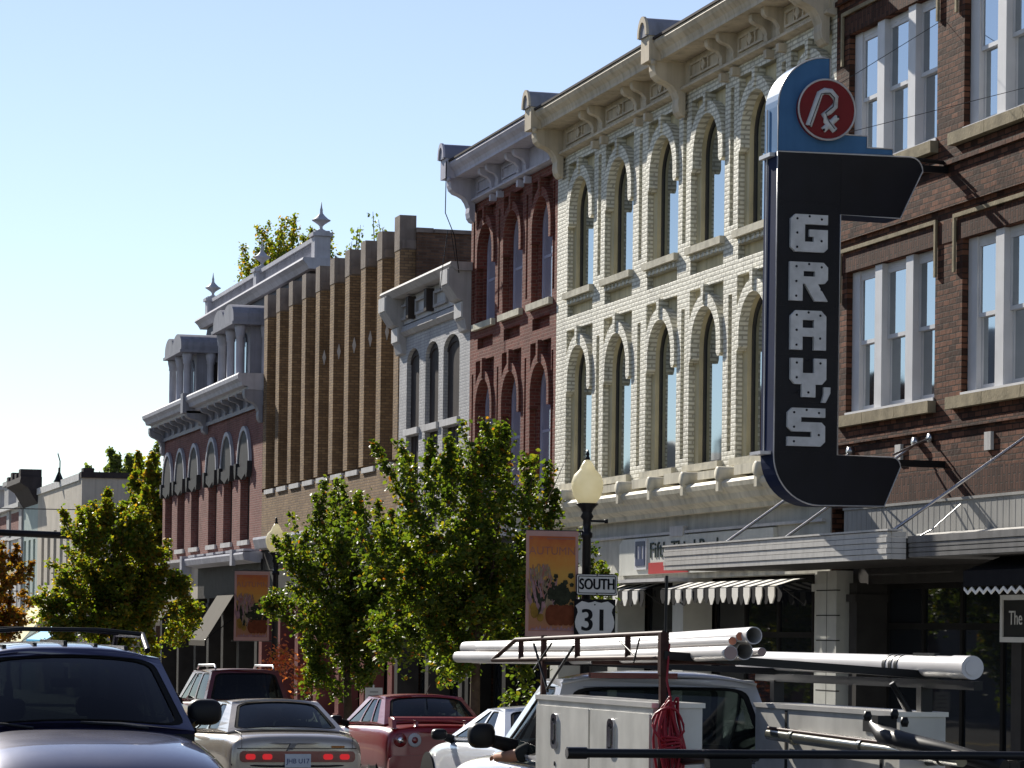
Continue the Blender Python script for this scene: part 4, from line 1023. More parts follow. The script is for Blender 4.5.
# ------------------------------------------------------------------ street lamps, banners, road signs
def lamp_glass():
    m, nt, b = nodes_of('lamp_globe'); b.inputs['Base Color'].default_value = (0.80, 0.68, 0.36, 1); b.inputs['Roughness'].default_value = 0.3
    tc = N(nt, 'ShaderNodeTexCoord'); no = N(nt, 'ShaderNodeTexNoise'); no.inputs['Scale'].default_value = 5; nt.links.new(tc.outputs['Object'], no.inputs['Vector'])
    cr = N(nt, 'ShaderNodeValToRGB'); cr.color_ramp.elements[0].color = (0.76, 0.70, 0.48, 1); cr.color_ramp.elements[1].color = (0.95, 0.92, 0.78, 1)
    nt.links.new(no.outputs['Fac'], cr.inputs[0]); nt.links.new(cr.outputs[0], b.inputs['Base Color'])
    tl = N(nt, 'ShaderNodeBsdfTranslucent'); nt.links.new(cr.outputs[0], tl.inputs[0])
    mx = N(nt, 'ShaderNodeMixShader'); mx.inputs[0].default_value = 0.55
    nt.links.new(b.outputs[0], mx.inputs[1]); nt.links.new(tl.outputs[0], mx.inputs[2]); nt.links.new(mx.outputs[0], nt.nodes['Material Output'].inputs[0])
    MATS['lamp_globe'] = m
lamp_glass()
def street_lamp(x, y, label, dz=0.0, arms=True):
    zb = gz(y) + .14; t = thing('street_lamp', label, 'street lamp', (x, y, zb), 'acorn street lamps along the pavement')
    Zt = 4.10 + dz
    mb = MB(); mb.lathe((x, y, zb), [(.24, -.3), (.24, .12), (.20, .16), (.20, .45), (.15, .55), (.15, .75), (.10, .85)], 16); mb.build('base', 'black_metal', t)
    mb = MB(); H = Zt - zb
    mb.lathe((x, y, zb), [(.085, .84), (.062, H - .52), (.085, H - .50), (.085, H - .44), (.060, H - .42), (.060, H - .25), (.10, H - .20), (.07, H - .14), (.10, H - .08), (.17, H - .01), (.17, H)], 16); mb.build('pole', 'black_metal', t)
    mb = MB(); mb.lathe((x, y, Zt), [(.13, 0.001), (.20, .10), (.235, .22), (.235, .32), (.20, .42), (.12, .50), (.11, .53), (.085, .58), (.05, .63), (.03, .645)], 22); g = mb.build('globe', 'lamp_globe', t)
    mb = MB(); mb.lathe((x, y, Zt + .645), [(.04, 0), (.035, .03), (.02, .06), (.03, .08), (.012, .15)], 10); mb.build('finial', 'black_metal', g)
    if arms:
        mb = MB()
        for z in (Zt - .42, Zt - 2.0): mb.tube([(x - .98, y, z), (x, y, z)], .014, 6)
        mb.tube([(x, y, Zt - .26), (x + .30, y, Zt - .26)], .018, 6); mb.lathe((x + .30, y, Zt - .26), [(.03, -.03), (.03, .03)], 8)
        build_each(mb, 'banner_arm', 'black_metal', t)
    return t
LX = 12.9
street_lamp(LX, 42.5, 'black lamp post with a yellowed acorn globe standing just left of the bank sign')
street_lamp(LX, 66.6, 'acorn globed lamp post half hidden by the green tree in the middle distance', dz=-.20)
street_lamp(LX, 123.4, 'farthest acorn globed lamp post, by the orange leaved tree at the left edge', dz=-.28)

ramp_mat('banner_print', [(0.0, (0.30, 0.10, 0.06)), (0.2, (0.26, 0.13, 0.05)), (0.55, (0.42, 0.23, 0.035)), (0.75, (0.44, 0.17, 0.022)), (0.95, (0.34, 0.075, 0.018))], 2, -.78, .78)
mat('banner_edge', (0.40, 0.24, 0.21), 0.8, var=0.1); mat('print_plum', (0.27, 0.12, 0.09), 0.8); mat('print_straw', (0.22, 0.17, 0.11), 0.8, var=.3, scale=12)
mat('print_green', (0.030, 0.033, 0.022), 0.8, var=.4, scale=15); mat('print_pumpkin', (0.13, 0.040, 0.020), 0.8, var=.25, scale=8); mat('print_gourd', (0.22, 0.13, 0.03), 0.8, var=.3, scale=10); mat('print_pink', (0.27, 0.16, 0.17), 0.8, var=.3, scale=12)
def banner(x, y, zc, label, seed):
    """printed cloth: pumpkins, maize stalks and leaves on an orange ground"""
    t = thing('banner', label, 'banner', (x - .53, y, zc), 'harvest banners hung from lamp posts')
    X0, X1, Z0, Z1 = x - .94, x - .14, zc - .78, zc + .78
    wob = lambda a, b: .012 * math.sin(b * 4 + seed) + .010 * math.sin(a * 7 + seed)
    mb = MB(); mb.grid(lambda u, v: (X0 + (X1 - X0) * u, y + wob(u, v) + .0, Z0 + (Z1 - Z0) * v), 8, 16); mb.grid(lambda u, v: (X0 + (X1 - X0) * u, y + .008 + wob(u, v), Z0 + (Z1 - Z0) * v), 8, 16)
    c = mb.build('cloth', 'banner_edge', t)
    def F(a, b, d): 
        u, v = (a + .40) / .80, (b + .78) / 1.56
        return (x - .54 + a, y + wob(u, v) - d, zc + b)
    def gridrect(mb, a0, b0, a1, b1, d):
        mb.grid(lambda u, v: F(a0 + (a1 - a0) * u, b0 + (b1 - b0) * v, d), 8, 16)
    mb = MB(); gridrect(mb, -.355, -.70, .355, .70, .004); mb.build('print_ground', 'banner_print', c)
    rr = random.Random(seed)
    mb = MB()
    mb.mi = 0
    text_mesh(mb, 'AUTUMN', lambda a, b, d: F(a, b + .48, .0075 + d), .17, .001)
    mb.prism(rect(-.34, .655, .34, .675), lambda a, b, d: F(a, b, d), .005, .0065)
    mb.build('print_lettering', 'print_plum', c); mb = MB()
    mb.mi = 1
    for k in range(120):                                  # maize tassels
        a = rr.uniform(-.34, .02); b = rr.uniform(-.05, .30) ; w = rr.uniform(.008, .016); l = rr.uniform(.08, .18); s = rr.uniform(-.06, .06)
        mb.mi = rr.choice((1, 1, 6, 0)); mb.prism([(a - w, b - l), (a + w, b - l), (a + s + w * .4, b), (a + s - w * .4, b)], lambda p, q, d: F(p, q, d), .005, .0062 + .0001 * k)
    for k in range(44):                                  # husks
        a = rr.uniform(-.32, .02); b = rr.uniform(-.35, -.08); s = rr.uniform(-.10, .16); w = rr.uniform(.02, .035)
        mb.mi = rr.choice((1, 2, 2, 6)); mb.prism([(a - w * .4, b - .16), (a + w * .4, b - .16), (a + s * .5 + w, b), (a + s, b + .18), (a + s * .5 - w, b)], lambda p, q, d: F(p, q, d), .005, .0118 + .0001 * k)
    mb.mi = 2
    for k in range(80):
        a = rr.gauss(.12, .12); b = rr.gauss(-.17, .11); r = rr.uniform(.02, .06); a = max(-.33, min(.33, a)); b = max(-.6, min(.12, b))
        mb.prism([(a + r * math.cos(2 * math.pi * j / 5 + k), b + r * math.sin(2 * math.pi * j / 5 + k)) for j in range(5)], lambda p, q, d: F(p, q, d), .005, .0150 + .00005 * k)
    mb.mi = 3
    for j, (cx_, rx) in enumerate(((-.01, .09), (.29, .065), (.06, .09), (.22, .085), (.14, .08))):   # pumpkin ribs
        mb.prism([(cx_ + rx * math.cos(2 * math.pi * k / 18), -.46 + .155 * math.sin(2 * math.pi * k / 18)) for k in range(18)], lambda p, q, d: F(p, q, d), .005, .0185 + .0005 * j)
    mb.mi = 2; mb.prism([(.12, -.32), (.16, -.32), (.20, -.22), (.15, -.22)], lambda p, q, d: F(p, q, d), .005, .0215)
    mb.mi = 4
    for cx_, cz_, rx, rz in ((-.27, -.42, .055, .09), (-.18, -.50, .05, .06), (-.29, -.34, .045, .06)):
        mb.prism([(cx_ + rx * math.cos(2 * math.pi * k / 14), cz_ + rz * math.sin(2 * math.pi * k / 14)) for k in range(14)], lambda p, q, d: F(p, q, d), .005, .0205 + .001 * rx)
    mb.mi = 6
    for k in range(12): 
        a = -.33 + .055 * k; mb.prism([(a, -.69), (a + .07, -.69), (a + .05, -.65 + .02 * (k % 3)), (a + .02, -.66)], lambda p, q, d: F(p, q, d), .005, .0066 + .0001 * k)
    mb.build('print', ['print_plum', 'print_straw', 'print_green', 'print_pumpkin', 'print_gourd', 'print_pink', 'print_pink'], c)
    return t
banner(LX, 42.46, 2.90, 'nearer orange harvest banner with pumpkins, hung left of the SOUTH 31 road sign', 3)
banner(LX, 66.56, 2.68, 'further orange harvest banner with pumpkins, hung between the taupe awning and the green tree', 8)

mat('sign_white', (0.50, 0.50, 0.49), 0.5, var=0.08, scale=5); mat('sign_ink', (0.012, 0.012, 0.014), 0.5, var=0.1)
def rounded(a0, b0, a1, b1, r, n=4):
    return arc(a1 - r, b1 - r, r, 0, 90, n) + arc(a0 + r, b1 - r, r, 90, 180, n) + arc(a0 + r, b0 + r, r, 180, 270, n) + arc(a1 - r, b0 + r, r, 270, 360, n)
yS = 42.36
so = thing('road_sign', 'small white rectangular road sign reading SOUTH on the nearest lamp post', 'road sign', (13.017, yS, 2.89))
mb = MB(); mb.prism(rounded(12.702, 2.735, 13.342, 3.055, .03), F_XZ, yS, yS - .006); mb.build('plate', 'sign_ink', so)
mb = MB(); mb.prism(rounded(12.715, 2.748, 13.329, 3.042, .025), F_XZ, yS - .006, yS - .009); mb.prism([rounded(12.732, 2.765, 13.312, 3.025, .02), rounded(12.745, 2.778, 13.299, 3.012, .015)[::-1]], F_XZ, yS - .0091, yS - .0101); o = mb.build('face', ['sign_white', 'sign_ink'], so)
mb = MB(); mb.prism([rounded(12.732, 2.765, 13.312, 3.025, .02), rounded(12.744, 2.777, 13.300, 3.013, .015)[::-1]], F_XZ, yS - .009, yS - .0115)
text_mesh(mb, 'SOUTH', lambda x, y, d: (13.017 + x, yS - .0108 - d, 2.895 + y), .225, .003, sx=.74)
text_mesh(mb, 'SOUTH', lambda x, y, d: (13.023 + x, yS - .011 - d, 2.899 + y), .225, .003, sx=.74)
text_mesh(mb, 'SOUTH', lambda x, y, d: (13.031 + x, yS - .0112 - d, 2.892 + y), .225, .003, sx=.74)
for z in (3.03, 2.76): mb.lathe((13.022, yS - .012, z), [(.010, 0), (.010, .003)], 8, axis='y')
mb.build('lettering', 'sign_ink', so)
sh = thing('road_sign', 'white highway shield bearing the number 31 below the SOUTH plate', 'road sign', (12.992, yS, 2.36))
mb = MB(); mb.box(12.677, yS - .006, 2.06, 13.312, yS, 2.68); mb.build('plate', 'sign_ink', sh)
shl = [(0, -.30), (.08, -.285), (.17, -.25), (.245, -.19), (.295, -.10), (.305, -.02), (.285, .06), (.262, .12), (.272, .17), (.30, .215), (.25, .255), (.20, .285), (.15, .275), (.10, .262), (.05, .27), (0, .285)]
shl = shl + [(-a, b) for a, b in shl[-2:0:-1]]
mb = MB(); mb.prism([(12.994 + a, 2.365 + b) for a, b in shl], F_XZ, yS - .006, yS - .009); mb.build('shield', 'sign_white', sh)
mb = MB()
for e in (-.010, 0, .010): text_mesh(mb, '31', lambda x, y, d: (12.987 + e + x, yS - .0105 - .0003 * (e > 0) - .0006 * (e == 0) - d, 2.355 + y), .46, .003, sx=.95)
mb.lathe((12.992, yS - .0105, 2.60), [(.012, 0), (.012, .003)], 8, axis='y'); mb.build('numerals', 'sign_ink', sh)
pk = thing('road_sign', 'small white parking notice with faint grey lines behind the red sedan', 'road sign', (12.5, 54.9, 1.0))
mb = MB(); mb.box(12.37, 54.9, .72, 12.70, 54.91, 1.10); mb.build('plate', 'sign_white', pk)
mat('sign_faint', (0.25, 0.25, 0.25), 0.5)
mb = MB()
for z, w in ((1.02, .08), (.95, .11), (.87, .09), (.79, .11)): mb.box(12.535 - w, 54.894, z - .012, 12.535 + w, 54.899, z + .012)
mb.build('faint_lines', 'sign_faint', pk)
mb = MB(); mb.tube([(12.535, 54.93, gz(55)), (12.535, 54.93, 1.15)], .022, 8); mb.build('post', 'steel', pk)
# traffic signal mast over the far crossing
ma = thing('traffic_mast', 'dark traffic signal mast arm reaching over the street at the left edge', 'traffic mast', (16.2, 122, gz(122)))
mb = MB(); mb.tube([(16.2, 122, gz(122)), (16.2, 122, 6.3)], [.16, .12], 12); mb.build('pole', 'black_metal', ma)
mb = MB(); mb.tube([(16.2, 122, 5.80), (10, 122, 5.95), (3.5, 122, 6.1)], [.15, .13, .09], 12); mb.build('mast_arm', 'black_metal', ma)
mb = MB()
for k, x in enumerate((8.2, 5.4)):
    mb.box(x - .18, 121.85, 4.7, x + .18, 122.15, 5.75)
    for j in range(3): mb.lathe((x, 122.15, 4.9 + .32 * j), [(.14, 0), (.14, .2)], 12, axis='y')
mb.build('signal_head', 'black_metal', ma)
wire = MB(); wire.tube([(-7.5, 118, 8.4), (2, 118, 7.0), (9, 118, 6.7), (17.8, 118, 6.75)], .02, 5); tag(wire.build('overhead_wire', 'black_metal'), 'thin dark wire slung across the far end of the street', 'wire')

# ------------------------------------------------------------------ trees
leaf_mat('leaf_green', [(0.0, (0.030, 0.055, 0.012)), (0.55, (0.052, 0.078, 0.015)), (0.86, (0.085, 0.10, 0.018)), (0.972, (0.12, 0.10, 0.016)), (1.0, (0.18, 0.055, 0.015))])
leaf_mat('leaf_yellow', [(0.0, (0.05, 0.085, 0.015)), (0.45, (0.085, 0.115, 0.018)), (0.8, (0.14, 0.13, 0.02)), (1.0, (0.20, 0.11, 0.02))])
leaf_mat('leaf_orange', [(0.0, (0.10, 0.06, 0.015)), (0.5, (0.17, 0.065, 0.016)), (0.8, (0.12, 0.09, 0.02)), (1.0, (0.06, 0.08, 0.018))])
leaf_mat('leaf_dusty', [(0.0, (0.05, 0.075, 0.03)), (0.6, (0.07, 0.09, 0.04)), (1.0, (0.09, 0.10, 0.04))])
leaf_mat('leaf_pink', [(0.0, (0.30, 0.07, 0.05)), (0.5, (0.40, 0.12, 0.09)), (1.0, (0.14, 0.09, 0.03))])

def leaf_mesh(name, C, size, m, parent, rng, up=0.35):
    n = len(C)
    nrm = rng.normal(size=(n, 3)); nrm[:, 2] = np.abs(nrm[:, 2]) + up; nrm /= np.linalg.norm(nrm, axis=1)[:, None]
    a = np.cross(nrm, rng.normal(size=(n, 3))); a /= np.linalg.norm(a, axis=1)[:, None]
    b = np.cross(nrm, a)
    L = size * rng.uniform(.65, 1.25, n)[:, None]; W = L * .36
    fold = nrm * (W * .35)
    V = np.empty((n, 6, 3))
    V[:, 0] = C - a * L * .5; V[:, 1] = C - a * L * .1 + b * W + fold; V[:, 2] = C + a * L * .25 + b * W * .8 + fold
    V[:, 3] = C + a * L * .55; V[:, 4] = C + a * L * .25 - b * W * .8 + fold; V[:, 5] = C - a * L * .1 - b * W + fold
    off = np.array(parent_loc(parent)); V -= off
    me = bpy.data.meshes.new(name); me.vertices.add(n * 6); me.vertices.foreach_set('co', V.reshape(-1))
    q = np.arange(n)[:, None] * 6 + np.array([0, 1, 2, 3, 0, 3, 4, 5])[None]
    me.loops.add(n * 8); me.loops.foreach_set('vertex_index', q.reshape(-1).astype(np.int32))
    me.polygons.add(n * 2); me.polygons.foreach_set('loop_start', (np.arange(n * 2) * 4).astype(np.int32)); me.polygons.foreach_set('loop_total', np.full(n * 2, 4, np.int32))
    me.materials.append(MATS[m]); me.update(calc_edges=True); me.validate()
    o = bpy.data.objects.new(name, me); COL.objects.link(o); o.parent = parent; LOC[o.name] = tuple(off)
    return o

def tree(label, x, y, crown_z, rad, hgt, n, size, m, seed, kind='tree', group='street trees along the shops', trunk_r=.10, limbs=9, shoots=14, zb=None, lobes=None, gap=.34):
    """trunk, forking limbs and twigs; leaves gather in tufts along the twigs so sky shows between them"""
    rng = np.random.default_rng(seed); rr = random.Random(seed)
    zb = gz(y) + .1 if zb is None else zb
    t = thing(kind, label, 'tree', (x, y, zb), group)
    z0 = crown_z - hgt * .5; mb = MB(); fork = max(zb + .6, z0 + .1 * hgt)
    mb.tube([(x, y, zb - .3), (x + rr.uniform(-.05, .05), y, (zb + fork) / 2), (x, y, fork), (x + .05, y, crown_z + .15 * hgt)], [trunk_r * 1.25, trunk_r, trunk_r * .9, trunk_r * .3], 9)
    tufts = []; tw = []
    def inside(p, k=1.0):
        dx, dy, dz = (p[0] - x) / rad, (p[1] - y) / rad, (p[2] - crown_z) / (hgt * .5)
        return dx * dx + dy * dy + dz * dz < k
    for k in range(limbs):
        a = 2 * math.pi * (k + rr.uniform(-.3, .3)) / limbs * 1.0 * (1 if k < limbs else 1); a *= 2.4
        el = rr.uniform(.25, 1.25); l = rr.uniform(.75, 1.0)
        s = Vector((x, y, fork + rr.uniform(0, .25) * hgt))
        e = Vector((x + math.cos(a) * rad * .85 * math.cos(el) * l, y + math.sin(a) * rad * .85 * math.cos(el) * l, crown_z + (math.sin(el) - .45) * hgt * .55 * l))
        mid = (s + e) / 2 + Vector((rr.uniform(-.1, .1), rr.uniform(-.1, .1), rr.uniform(-.05, .12))) * rad
        mb.tube([s, mid, e], [trunk_r * .45, trunk_r * .26, trunk_r * .08], 6)
        for j in range(rr.randint(6, 9)):
            f = rr.uniform(.25, 1.0); p = s.lerp(mid, f * 2) if f < .5 else mid.lerp(e, f * 2 - 1)
            d = Vector((rr.gauss(0, 1), rr.gauss(0, 1), rr.gauss(.35, .7))).normalized(); q = p + d * rad * rr.uniform(.30, .62)
            if not inside(q, 1.15): q = p.lerp(q, .45)
            mb.tube([p, q], [trunk_r * .12, trunk_r * .03], 4, cap=False); tw.append((p, q))
    for k in range(shoots):                              # upright shoots that break the outline
        a = rr.uniform(0, 2 * math.pi); r = rad * math.sqrt(rr.uniform(0, .85)); p = Vector((x + r * math.cos(a), y + r * math.sin(a), crown_z + hgt * .5 * math.sqrt(max(0, 1 - (r / rad) ** 2)) * .72))
        q = p + Vector((rr.gauss(0, .14), rr.gauss(0, .14), rr.uniform(.34, .85))) * rad * .9
        mb.tube([p, q], [trunk_r * .12, trunk_r * .03], 4, cap=False); tw.append((p, q)); tw.append((p.lerp(q, .3), q))
    for k in range(int(len(tw) * .9)):                   # outer sprays
        v = Vector((rr.gauss(0, 1), rr.gauss(0, 1), rr.gauss(0, 1))).normalized(); f = rr.uniform(.72, 1.02)
        p = Vector((x + v.x * rad * f * .8, y + v.y * rad * f * .8, crown_z + v.z * hgt * .5 * f * .8)); q = p + Vector((v.x, v.y, abs(v.z) * .4 + .25)) * rad * rr.uniform(.16, .34)
        tw.append((p, q))
    if lobes:
        for lx, ly, lz, lr, c in lobes:
            for k in range(c):
                p = Vector((lx + rr.gauss(0, lr * .4), ly + rr.gauss(0, lr * .4), lz + rr.gauss(0, lr * .4))); tw.append((p, p + Vector((rr.gauss(0, .3), rr.gauss(0, .3), rr.uniform(.2, 1))) * lr))
    mb.build('trunk', 'bark', t)
    keep = [w for w in tw if rr.random() > gap * .3]
    wts = np.array([(b - a).length ** .7 for a, b in keep]) * rng.uniform(.4, 1.6, len(keep)); wts /= wts.sum()
    idx = rng.choice(len(keep), n, p=wts); A = np.array([list(a) for a, b in keep])[idx]; B = np.array([list(b) for a, b in keep])[idx]
    f = rng.uniform(0, 1.05, n)[:, None]; C = A + (B - A) * f + rng.normal(size=(n, 3)) * (rad * .055 * (1.25 - f * .7))
    leaf_mesh('crown', C, size, m, t, rng)
    return t
tree('bushy green tree with reddish tips between the harvest banner and the red brick building', 13.1, 49.6, 3.35, 1.5, 4.1, 34000, .088, 'leaf_green', 11, trunk_r=.09, limbs=12, shoots=34,
     lobes=[(14.9, 49.2, 2.6, .5, 14), (15.0, 48.6, 3.0, .45, 8), (11.6, 49.4, 2.8, .6, 16), (11.3, 49.5, 3.5, .5, 10), (11.5, 49.5, 1.9, .55, 12), (14.3, 49.3, 3.7, .5, 10), (12.6, 49.4, 1.7, .6, 16), (13.8, 49.4, 1.6, .6, 14)])
tree('green street tree in front of the further lamp post, left of the reddish tipped tree', 13.45, 61.5, 2.85, 1.5, 4.0, 34000, .092, 'leaf_green', 23, trunk_r=.09, limbs=12, shoots=26,
     lobes=[(15.0, 61, 2.7, .8, 36), (15.6, 60.6, 3.4, .6, 20), (14.8, 61, 3.9, .6, 18), (15.1, 61, 2.0, .6, 18), (15.5, 60.5, 1.4, .6, 12), (11.9, 62, 2.6, .4, 8), (12.8, 61, 1.2, .6, 16), (13.6, 61, 1.2, .6, 14)])
tree('large yellow green street tree before the beige building, left of the rose brick building', 13.0, 93.5, 3.3, 2.0, 5.2, 42000, .13, 'leaf_yellow', 5, trunk_r=.13, limbs=14, shoots=30,
     lobes=[(15.2, 93, 2.2, .6, 14), (14.8, 93, 3.2, .6, 14), (11.3, 94, 2.6, .7, 18), (11.6, 93.5, 1.6, .8, 16), (13, 93.5, 1.2, .8, 18), (14.3, 93.5, 1.4, .7, 14)])
tree('tall yellow green tree rising in the gap beside the rose brick building', 19.75, 128, 6.0, 1.9, 8.2, 16000, .22, 'leaf_yellow', 8, trunk_r=.16, limbs=12, shoots=14, group='trees behind the row')
tree('orange leaved tree at the far left edge beside the farthest lamp', 11.7, 120, 2.9, 1.9, 4.4, 11000, .17, 'leaf_orange', 15, trunk_r=.10)
tree('dusty green round topped tree behind the beige building', 24.6, 172, 8.4, 3.0, 6.4, 14000, .30, 'leaf_dusty', 17, trunk_r=.2, shoots=8, group='trees behind the row')
tree('golden green tree showing above the balustrade between two urn finials', 23.2, 118, 14.3, 2.4, 7.0, 20000, .13, 'leaf_yellow', 31, trunk_r=.16, shoots=34, limbs=13, group='trees behind the row')
def weeds(label, x, y, zb, h, seed, n=14):
    rr = random.Random(seed); t = thing('roof_plant', label, 'plant', (x, y, zb)); mb = MB(); C = []
    for k in range(n):
        bx, by = x + rr.uniform(-.5, .5), y + rr.uniform(-1.6, 1.6); hh = h * rr.uniform(.5, 1.15); tx, ty = bx + rr.gauss(0, .2), by + rr.gauss(0, .3)
        mb.tube([(bx, by, zb), ((bx + tx) / 2, (by + ty) / 2 + .05, zb + hh * .6), (tx, ty, zb + hh)], [.03, .018, .006], 5)
        for j in range(26): f = rr.uniform(.35, 1); C.append((bx + (tx - bx) * f + rr.gauss(0, .09), by + (ty - by) * f + rr.gauss(0, .14), zb + hh * f + rr.gauss(0, .05)))
    mb.build('stem', 'bark', t); leaf_mesh('leaves', np.array(C), .12, 'leaf_dusty', t, np.random.default_rng(seed))
weeds('scrubby weeds growing on the roof above the tan ribs', 19.2, 86.0, 11.9, 2.0, 3)
weeds('wispy weeds growing on the roof, nearer end of the tan ribs', 19.0, 82.2, 11.9, 1.9, 6, 8)
def shrub(label, x, y, h, seed):
    zb = gz(y) + .14; t = thing('potted_shrub', label, 'plant', (x, y, zb)); rng = np.random.default_rng(seed)
    mb = MB(); mb.lathe((x, y, zb), [(.20, 0), (.28, .45), (.30, .47), (.30, .52), (.24, .52)], 14); mb.build('pot', 'coping_dark', t)
    mb = MB(); mb.tube([(x, y, zb + .45), (x, y, zb + h)], [.02, .01], 5); mb.build('stem', 'bark', t)
    C = rng.normal(size=(240, 3)) * (.16, .16, .20) + (x, y, zb + h * .92); leaf_mesh('leaves', C, .10, 'leaf_pink', t, rng)
shrub('potted shrub with pinkish red leaves right below the further harvest banner', 12.75, 65.2, 1.95, 3)
shrub('potted shrub with coral leaves under the left side of the green street tree', 13.0, 63.6, 1.55, 9)

# ------------------------------------------------------------------ vehicles
def paint(name, col, metal=0.0, rough=0.35, coat=1.0):
    m, nt, b = nodes_of(name); b.inputs['Base Color'].default_value = (*col, 1); b.inputs['Metallic'].default_value = metal; b.inputs['Roughness'].default_value = rough
    b.inputs['Coat Weight'].default_value = coat; b.inputs['Coat Roughness'].default_value = 0.04
    tc = N(nt, 'ShaderNodeTexCoord'); no = N(nt, 'ShaderNodeTexNoise'); no.inputs['Scale'].default_value = 2.2; no.inputs['Detail'].default_value = 5; nt.links.new(tc.outputs['Object'], no.inputs['Vector'])
    mp = N(nt, 'ShaderNodeMapRange'); mp.inputs['To Min'].default_value = rough * .8; mp.inputs['To Max'].default_value = rough * 1.3; nt.links.new(no.outputs['Fac'], mp.inputs['Value']); nt.links.new(mp.outputs[0], b.inputs['Roughness'])
    MATS[name] = m
paint('paint_navy', (0.030, 0.028, 0.075), 0.5, .34); paint('paint_maroon', (0.09, 0.005, 0.011), 0.0, .4, .5); paint('paint_tan', (0.34, 0.29, 0.23), 0.5, .34)
paint('paint_red', (0.20, 0.005, 0.009), 0.0, .3, .45); paint('paint_white_car', (0.62, 0.63, 0.66), 0.0, .35); paint('paint_truck', (0.42, 0.42, 0.43), 0.1, .35)
mat('tool_box', (0.50, 0.49, 0.455), 0.36, metal=0.15, var=0.2, scale=3, streak=0.10, bump=.08, bscale=5); mat('tool_box_edge', (0.50, 0.49, 0.47), 0.3, metal=0.3, var=.1)
glass_mat('car_glass', col=(0.006, 0.008, 0.009), ior=1.55, wave=0, transp=.42, tint=(.42, .50, .48)); glass_mat('dark_glass', col=(0.003, 0.003, 0.004), ior=1.38, wave=0, transp=.14, tint=(.3, .36, .36))
mat('trim_black', (0.012, 0.012, 0.013), 0.45); mat('rubber', (0.016, 0.016, 0.016), 0.8); mat('seat_cloth', (0.05, 0.05, 0.052), 0.9); mat('chrome', (0.62, 0.62, 0.64), 0.12, metal=1.0, var=.05)
mat('tube_dark', (0.16, 0.16, 0.13), 0.16, metal=0.6, var=.2); mat('lens_red', (0.16, 0.008, 0.010), 0.2, coat=.5); mat('lens_amber', (0.35, 0.12, 0.02), 0.2); mat('lens_clear', (0.45, 0.45, 0.45), 0.15); mat('plate_white', (0.50, 0.52, 0.55), 0.5); mat('plate_ink', (0.03, 0.04, 0.12), 0.5)
def emit(name, col, s):
    m, nt, b = nodes_of(name); b.inputs['Base Color'].default_value = (.3, .01, .01, 1); b.inputs['Emission Color'].default_value = (*col, 1); b.inputs['Emission Strength'].default_value = s; MATS[name] = m
emit('brake_glow', (1.0, 0.025, 0.03), 0.22)

def dens(l, n=6):
    o = []
    for k in range(len(l)):
        a, b = l[k], l[(k + 1) % len(l)]
        for j in range(n): o.append((a[0] + (b[0] - a[0]) * j / n, a[1] + (b[1] - a[1]) * j / n))
    return o
def rquad(q, r=.12, n=4):
    """quadrilateral with rounded corners"""
    o = []
    for k in range(4):
        p0, p, p1 = Vector(q[k - 1]), Vector(q[k]), Vector(q[(k + 1) % 4])
        a = p + (p0 - p) * r; b = p + (p1 - p) * r
        for j in range(n + 1): t = j / n; o.append(tuple(a * (1 - t) ** 2 + p * 2 * t * (1 - t) + b * t * t))
        nx = p1 + (p - p1) * r
        for j in range(1, 4): o.append(tuple(b.lerp(nx, j / 4)))
    return o
def panel(P, bulge, hole, frame_mb, glass_mb, inset=.014, thick=.03, seal_mb=None):
    P = [Vector(p) for p in P]; n = ((P[1] - P[0]).cross(P[3] - P[0])).normalized()
    def S(u, v, d=0): return P[0] * (1 - u) * (1 - v) + P[1] * u * (1 - v) + P[2] * u * v + P[3] * (1 - u) * v + n * (bulge * 4 * u * (1 - u) * (.6 + .4 * 4 * v * (1 - v)) + d)
    holes = hole if isinstance(hole[0][0], tuple) else [hole]
    frame_mb.prism([dens(rect(0, 0, 1, 1), 10)] + [rquad(h)[::-1] for h in holes], lambda a, b, d: S(a, b, d), 0, -thick)
    for h in holes:
        h = [Vector(q) for q in h]; c = sum(h, Vector((0, 0))) / 4; h = [c + (q - c) * 1.03 for q in h]
        def G(u, v):
            q = h[0] * (1 - u) * (1 - v) + h[1] * u * (1 - v) + h[2] * u * v + h[3] * (1 - u) * v; return S(q.x, q.y, -inset)
        glass_mb.grid(G, 12, 8)
        if seal_mb is not None:
            r0 = rquad([c + (q - c) * .972 for q in h]); r1 = rquad([c + (q - c) * .905 for q in h])
            seal_mb.prism([r0, r1[::-1]], lambda a, b, d: S(a, b, d), -.0125, -.004)
    return S

